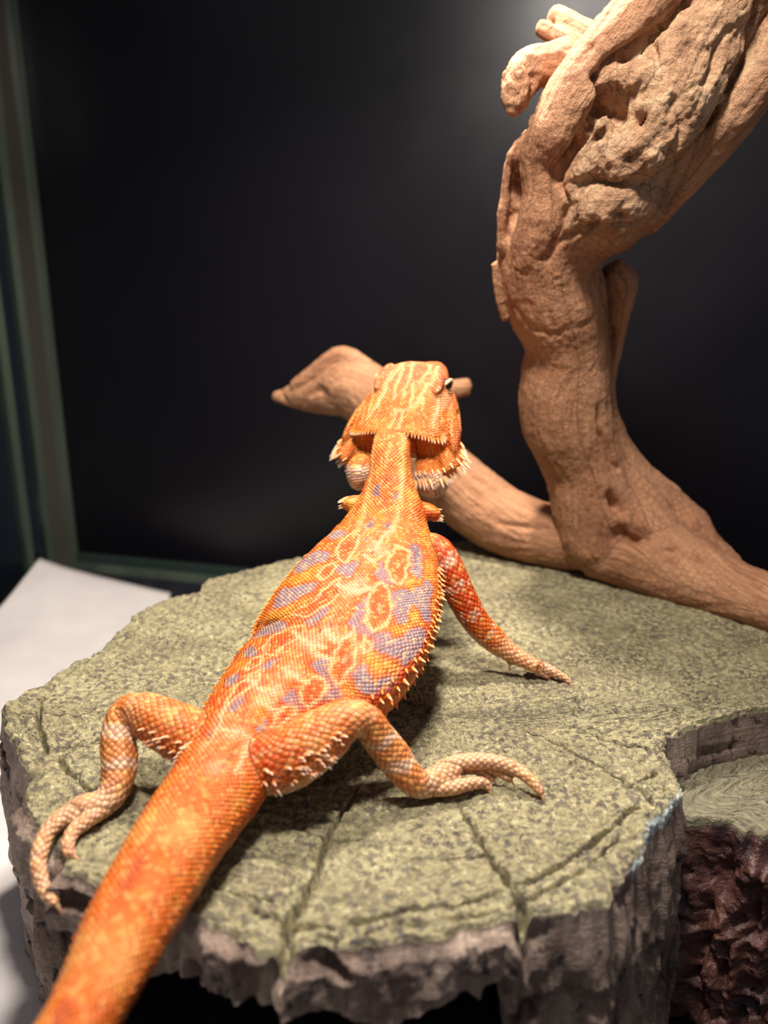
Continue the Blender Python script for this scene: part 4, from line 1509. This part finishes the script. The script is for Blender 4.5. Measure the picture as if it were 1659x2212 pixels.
    for sgn in (1, -1):
        c0 = H(2.45, sgn * 1.42, -0.22)
        OF = nrm(HF + 0.6 * HR * sgn)
        ON = nrm(HR * sgn - 0.6 * HF)
        ve_, fe_ = ellipsoid(c0 - HF * 0.06, [OF * 0.29, ON * 0.22, HU * 0.25], 14, 20)
        em = bpy.data.meshes.new('eye')
        em.from_pydata([tuple(q) for q in ve_], [], fe_)
        shade(em)
        e = link('eye', em, m_eye, root)
        e['label'] = 'glossy black eye'
        V_, F_ = [], []
        for a_ in range(22):
            t = 2 * math.pi * a_ / 22
            for b_ in range(8):
                u = 2 * math.pi * b_ / 8
                rr_ = 0.06 * (1 + 0.25 * math.cos(t) ** 2)
                V_.append(c0 - HF * 0.06 + ON * 0.10 + OF * ((0.31 + rr_ * math.cos(u)) * math.cos(t)) + HU * ((0.22 + rr_ * math.cos(u)) * math.sin(t)) + ON * (0.09 * math.sin(u) - 0.08 * math.cos(t) ** 2))
                F_.append((a_ * 8 + b_, ((a_ + 1) % 22) * 8 + b_, ((a_ + 1) % 22) * 8 + (b_ + 1) % 8, a_ * 8 + (b_ + 1) % 8))
        lm = bpy.data.meshes.new('eyelid')
        lm.from_pydata([tuple(q) for q in V_], [], F_)
        shade(lm)
        ld = link('eyelid', lm, m_lid, root)
        ld['label'] = 'cream scaly eyelid rim'

    # ---- spikes: small cones, cream tips, sharing meshes
    def spike_mesh(name, length, rad, base_c, tip_c, bend=0.18):
        seg, st = 7, 6
        V, Fc, colr = [], [], []
        for k in range(st):
            t = k / (st - 1)
            r = rad * (1 - t) ** 0.85
            for j in range(seg):
                q = 2 * math.pi * j / seg
                V.append((r * math.cos(q) * 1.0, r * math.sin(q) * 0.8 - bend * length * t * t, length * (t * 1.15 - 0.15)))
                colr.append(base_c * (1 - smooth(t, 0.35, 0.95)) + tip_c * smooth(t, 0.35, 0.95))
        for k in range(st - 1):
            for j in range(seg):
                j2 = (j + 1) % seg
                Fc.append((k * seg + j, k * seg + j2, (k + 1) * seg + j2, (k + 1) * seg + j))
        sm = bpy.data.meshes.new(name)
        sm.from_pydata([tuple(np.array(q) * S) for q in V], [], Fc)
        attr_col(sm, 'skin', np.array(colr))
        shade(sm)
        sm.materials.append(M_SPIKE)
        return sm
    ms = Mat('spike_scale', 0.45, 0.4)
    a2 = ms.n('ShaderNodeVertexColor')
    a2.layer_name = 'skin'
    ms.base(a2.outputs['Color'])
    M_SPIKE = ms.m
    cream = lin(244, 218, 176)
    white = lin(246, 230, 206)
    org = lin(224, 108, 24)
    K = {
        'side': spike_mesh('lateral_spike', 0.30, 0.115, lin(230, 124, 36), cream),
        'side_s': spike_mesh('lateral_spike', 0.17, 0.08, lin(228, 116, 30), lin(240, 180, 96)),
        'beard': spike_mesh('beard_spike', 0.44, 0.10, lin(236, 180, 120), white),
        'beard_s': spike_mesh('beard_spike', 0.27, 0.08, lin(232, 150, 80), white),
        'crest': spike_mesh('crest_spike', 0.26, 0.085, org, cream),
        'thigh': spike_mesh('thigh_scale', 0.17, 0.075, lin(232, 150, 90), white, 0.3),
        'tail': spike_mesh('tail_scale', 0.08, 0.06, org, lin(226, 124, 44), 0.3),
        'claw': spike_mesh('claw', 0.42, 0.085, lin(206, 160, 116), lin(120, 84, 60), 0.35),
    }
    bv2 = BVHTree.FromPolygons([Vector(q) for q in Vn], [tuple(p.vertices) for p in me.polygons])

    def put(kind, name, p, d, upv=(0, 0, 1), sc=1.0, snap=True):
        p, d = np.asarray(p, float), nrm(d)
        if snap:
            hit = bv2.find_nearest(Vector(p))
            if hit[0] is None:
                return
            p = np.array(hit[0])
        xx = nrm(np.cross(upv, d))
        yy = np.cross(d, xx)
        M = Matrix(((xx[0], yy[0], d[0], p[0] * S), (xx[1], yy[1], d[1], p[1] * S), (xx[2], yy[2], d[2], p[2] * S), (0, 0, 0, 1)))
        o = bpy.data.objects.new(name, K[kind])
        COL.objects.link(o)
        o.parent = root
        o.matrix_parent_inverse = Matrix.Translation(-root.location)
        o.matrix_basis = M @ Matrix.Scale(sc, 4)
        return o

    def trunk_pt(sv, phi_):
        i = min(max(int(np.searchsorted(TR.s, sv)), 0), len(TR.s) - 1)
        h = TR.ht[i] if abs(phi_) < math.pi / 2 else TR.hb[i]
        return TR.C[i] + TR.X[i] * TR.w[i] * math.sin(phi_) + TR.U[i] * h * math.cos(phi_), TR.X[i], TR.U[i], TR.T[i]
    r2 = random.Random(11)
    for sgn in (1, -1):
        sv = s_hip + 1.6
        while sv < s_sh - 0.5:
            p, X, U, T = trunk_pt(sv, sgn * (1.50 + r2.uniform(-.04, .04)))
            put('side', 'lateral_spike', p, X * sgn + U * 0.12 - T * r2.uniform(0.25, 0.55), U, r2.uniform(0.62, 0.95))
            sv += r2.uniform(0.26, 0.36)
        for row, kk_, stp in ((1.32, 'side_s', 0.33), (1.72, 'side_s', 0.33), (1.95, 'side_s', 0.36)):
            sv = s_hip + 1.2
            while sv < s_sh - 0.8:
                p, X, U, T = trunk_pt(sv, sgn * (row + r2.uniform(-.04, .04)))
                put(kk_, 'lateral_spike', p, X * sgn * math.sin(row) + U * math.cos(row) - T * 0.8, U, r2.uniform(0.7, 1.1))
                sv += stp * r2.uniform(0.85, 1.15)
        # beard fringe: row along the lower edge of the jaw lobe
        for k in range(17):
            t = k / 16
            b = sgn * (0.95 + 1.75 * t)
            a_ = -1.05 + 0.15 * t + 0.9 * t ** 4
            put('beard', 'beard_spike', H(a_, b, -1.62 + 0.30 * t * t), -HF * (0.9 - 0.5 * t) + HR * sgn * (0.15 + 0.8 * t) - HU * 0.25, HU, r2.uniform(0.8, 1.15))
            if k % 2 == 0:
                put('beard_s', 'beard_spike', H(a_ + 0.1, b, -1.25 + 0.2 * t), -HF * 0.8 + HR * sgn * (0.2 + 0.7 * t) + HU * 0.2, HU, r2.uniform(0.7, 1.0))
        for k in range(9):
            t = k / 8
            put('beard', 'beard_spike', H(-0.6 + 1.1 * t, sgn * (2.66 - 0.15 * t), -1.32 - 0.05 * t), -HF * 0.5 + HR * sgn * 0.9 - HU * (0.1 + 0.1 * t), HU, r2.uniform(0.75, 1.15))
            if k % 2:
                put('beard_s', 'beard_spike', H(-0.5 + 1.1 * t, sgn * 2.6, -1.12), -HF * 0.6 + HR * sgn * 0.8 + HU * 0.1, HU, r2.uniform(0.8, 1.1))
        # crest along the back of the skull
        for k in range(13):
            t = k / 12
            b = sgn * (0.35 + 1.62 * t)
            put('crest', 'crest_spike', H(-0.1 + 0.02 * t, b, -0.08 - 0.22 * t * t), -HF * 0.9 + HR * sgn * 0.5 * t + HU * 0.05, HU, 0.5 + 0.55 * t)
        for k in range(7):
            t = k / 6
            put('crest', 'crest_spike', H(0.1 + 1.0 * t, sgn * (2.02 - 0.05 * t), -0.35 - 0.12 * t), -HF * 0.75 + HR * sgn * 0.8, HU, 1.15 - 0.5 * t)
        # shoulder tufts
        base = at_y(742, 1087, 32.2) if sgn < 0 else at_y(948, 1118, 32.0)
        for k in range(11):
            q = base + np.array([r2.uniform(-.25, .12) * sgn, r2.uniform(-.25, .25), r2.uniform(-.22, .22)])
            put('beard_s', 'shoulder_spike', q, np.array([sgn * 1.0, -0.35, r2.uniform(-.3, .35)]), (0, 0, 1), r2.uniform(0.7, 1.15))
        # pale pointed scales behind the thigh
        c = LIMBS['hind_r' if sgn > 0 else 'hind_l']
        for k in range(64):
            u_ = r2.uniform(0.06, 0.34)
            i = int(u_ * (len(c.s) - 1))
            dirv = nrm(np.array([0.15 * sgn, -0.80, r2.uniform(-0.55, 0.35)]))
            dirv = nrm(dirv - c.T[i] * np.dot(dirv, c.T[i]))
            put('thigh', 'thigh_scale', c.C[i] + dirv * c.w[i], dirv * 0.7 - c.T[i] * 0.6 * (-1), (0, 0, 1), r2.uniform(0.7, 1.15))
        # tail side scales
        sv = s_hip - 9.5
        while sv < s_hip - 0.3:
            p, X, U, T = trunk_pt(sv, sgn * 1.35)
            put('tail', 'tail_scale', p, X * sgn * 0.8 + U * 0.2 - T * 0.9, U, r2.uniform(0.55, 0.85))
            sv += r2.uniform(0.26, 0.36)
    for nm, c in TOES.items():
        e = c.C[-1]
        T = c.T[-1]
        put('claw', 'claw', e, T * 0.9 + np.array([0, 0, -0.35]), -T + np.array([0, 0, 1.0]), 0.75 if nm in 'bfgij' else 1.0, snap=False)
    for k in range(4):
        p = LIMBS['fore_l'].C[-1]
        put('claw', 'claw', p + np.array([0.15 * k - 0.3, 0.2, -0.05]), (0.25 * k - 0.4, 1, -0.25), (0, 0, 1), 1.2, snap=False)


build_dragon()
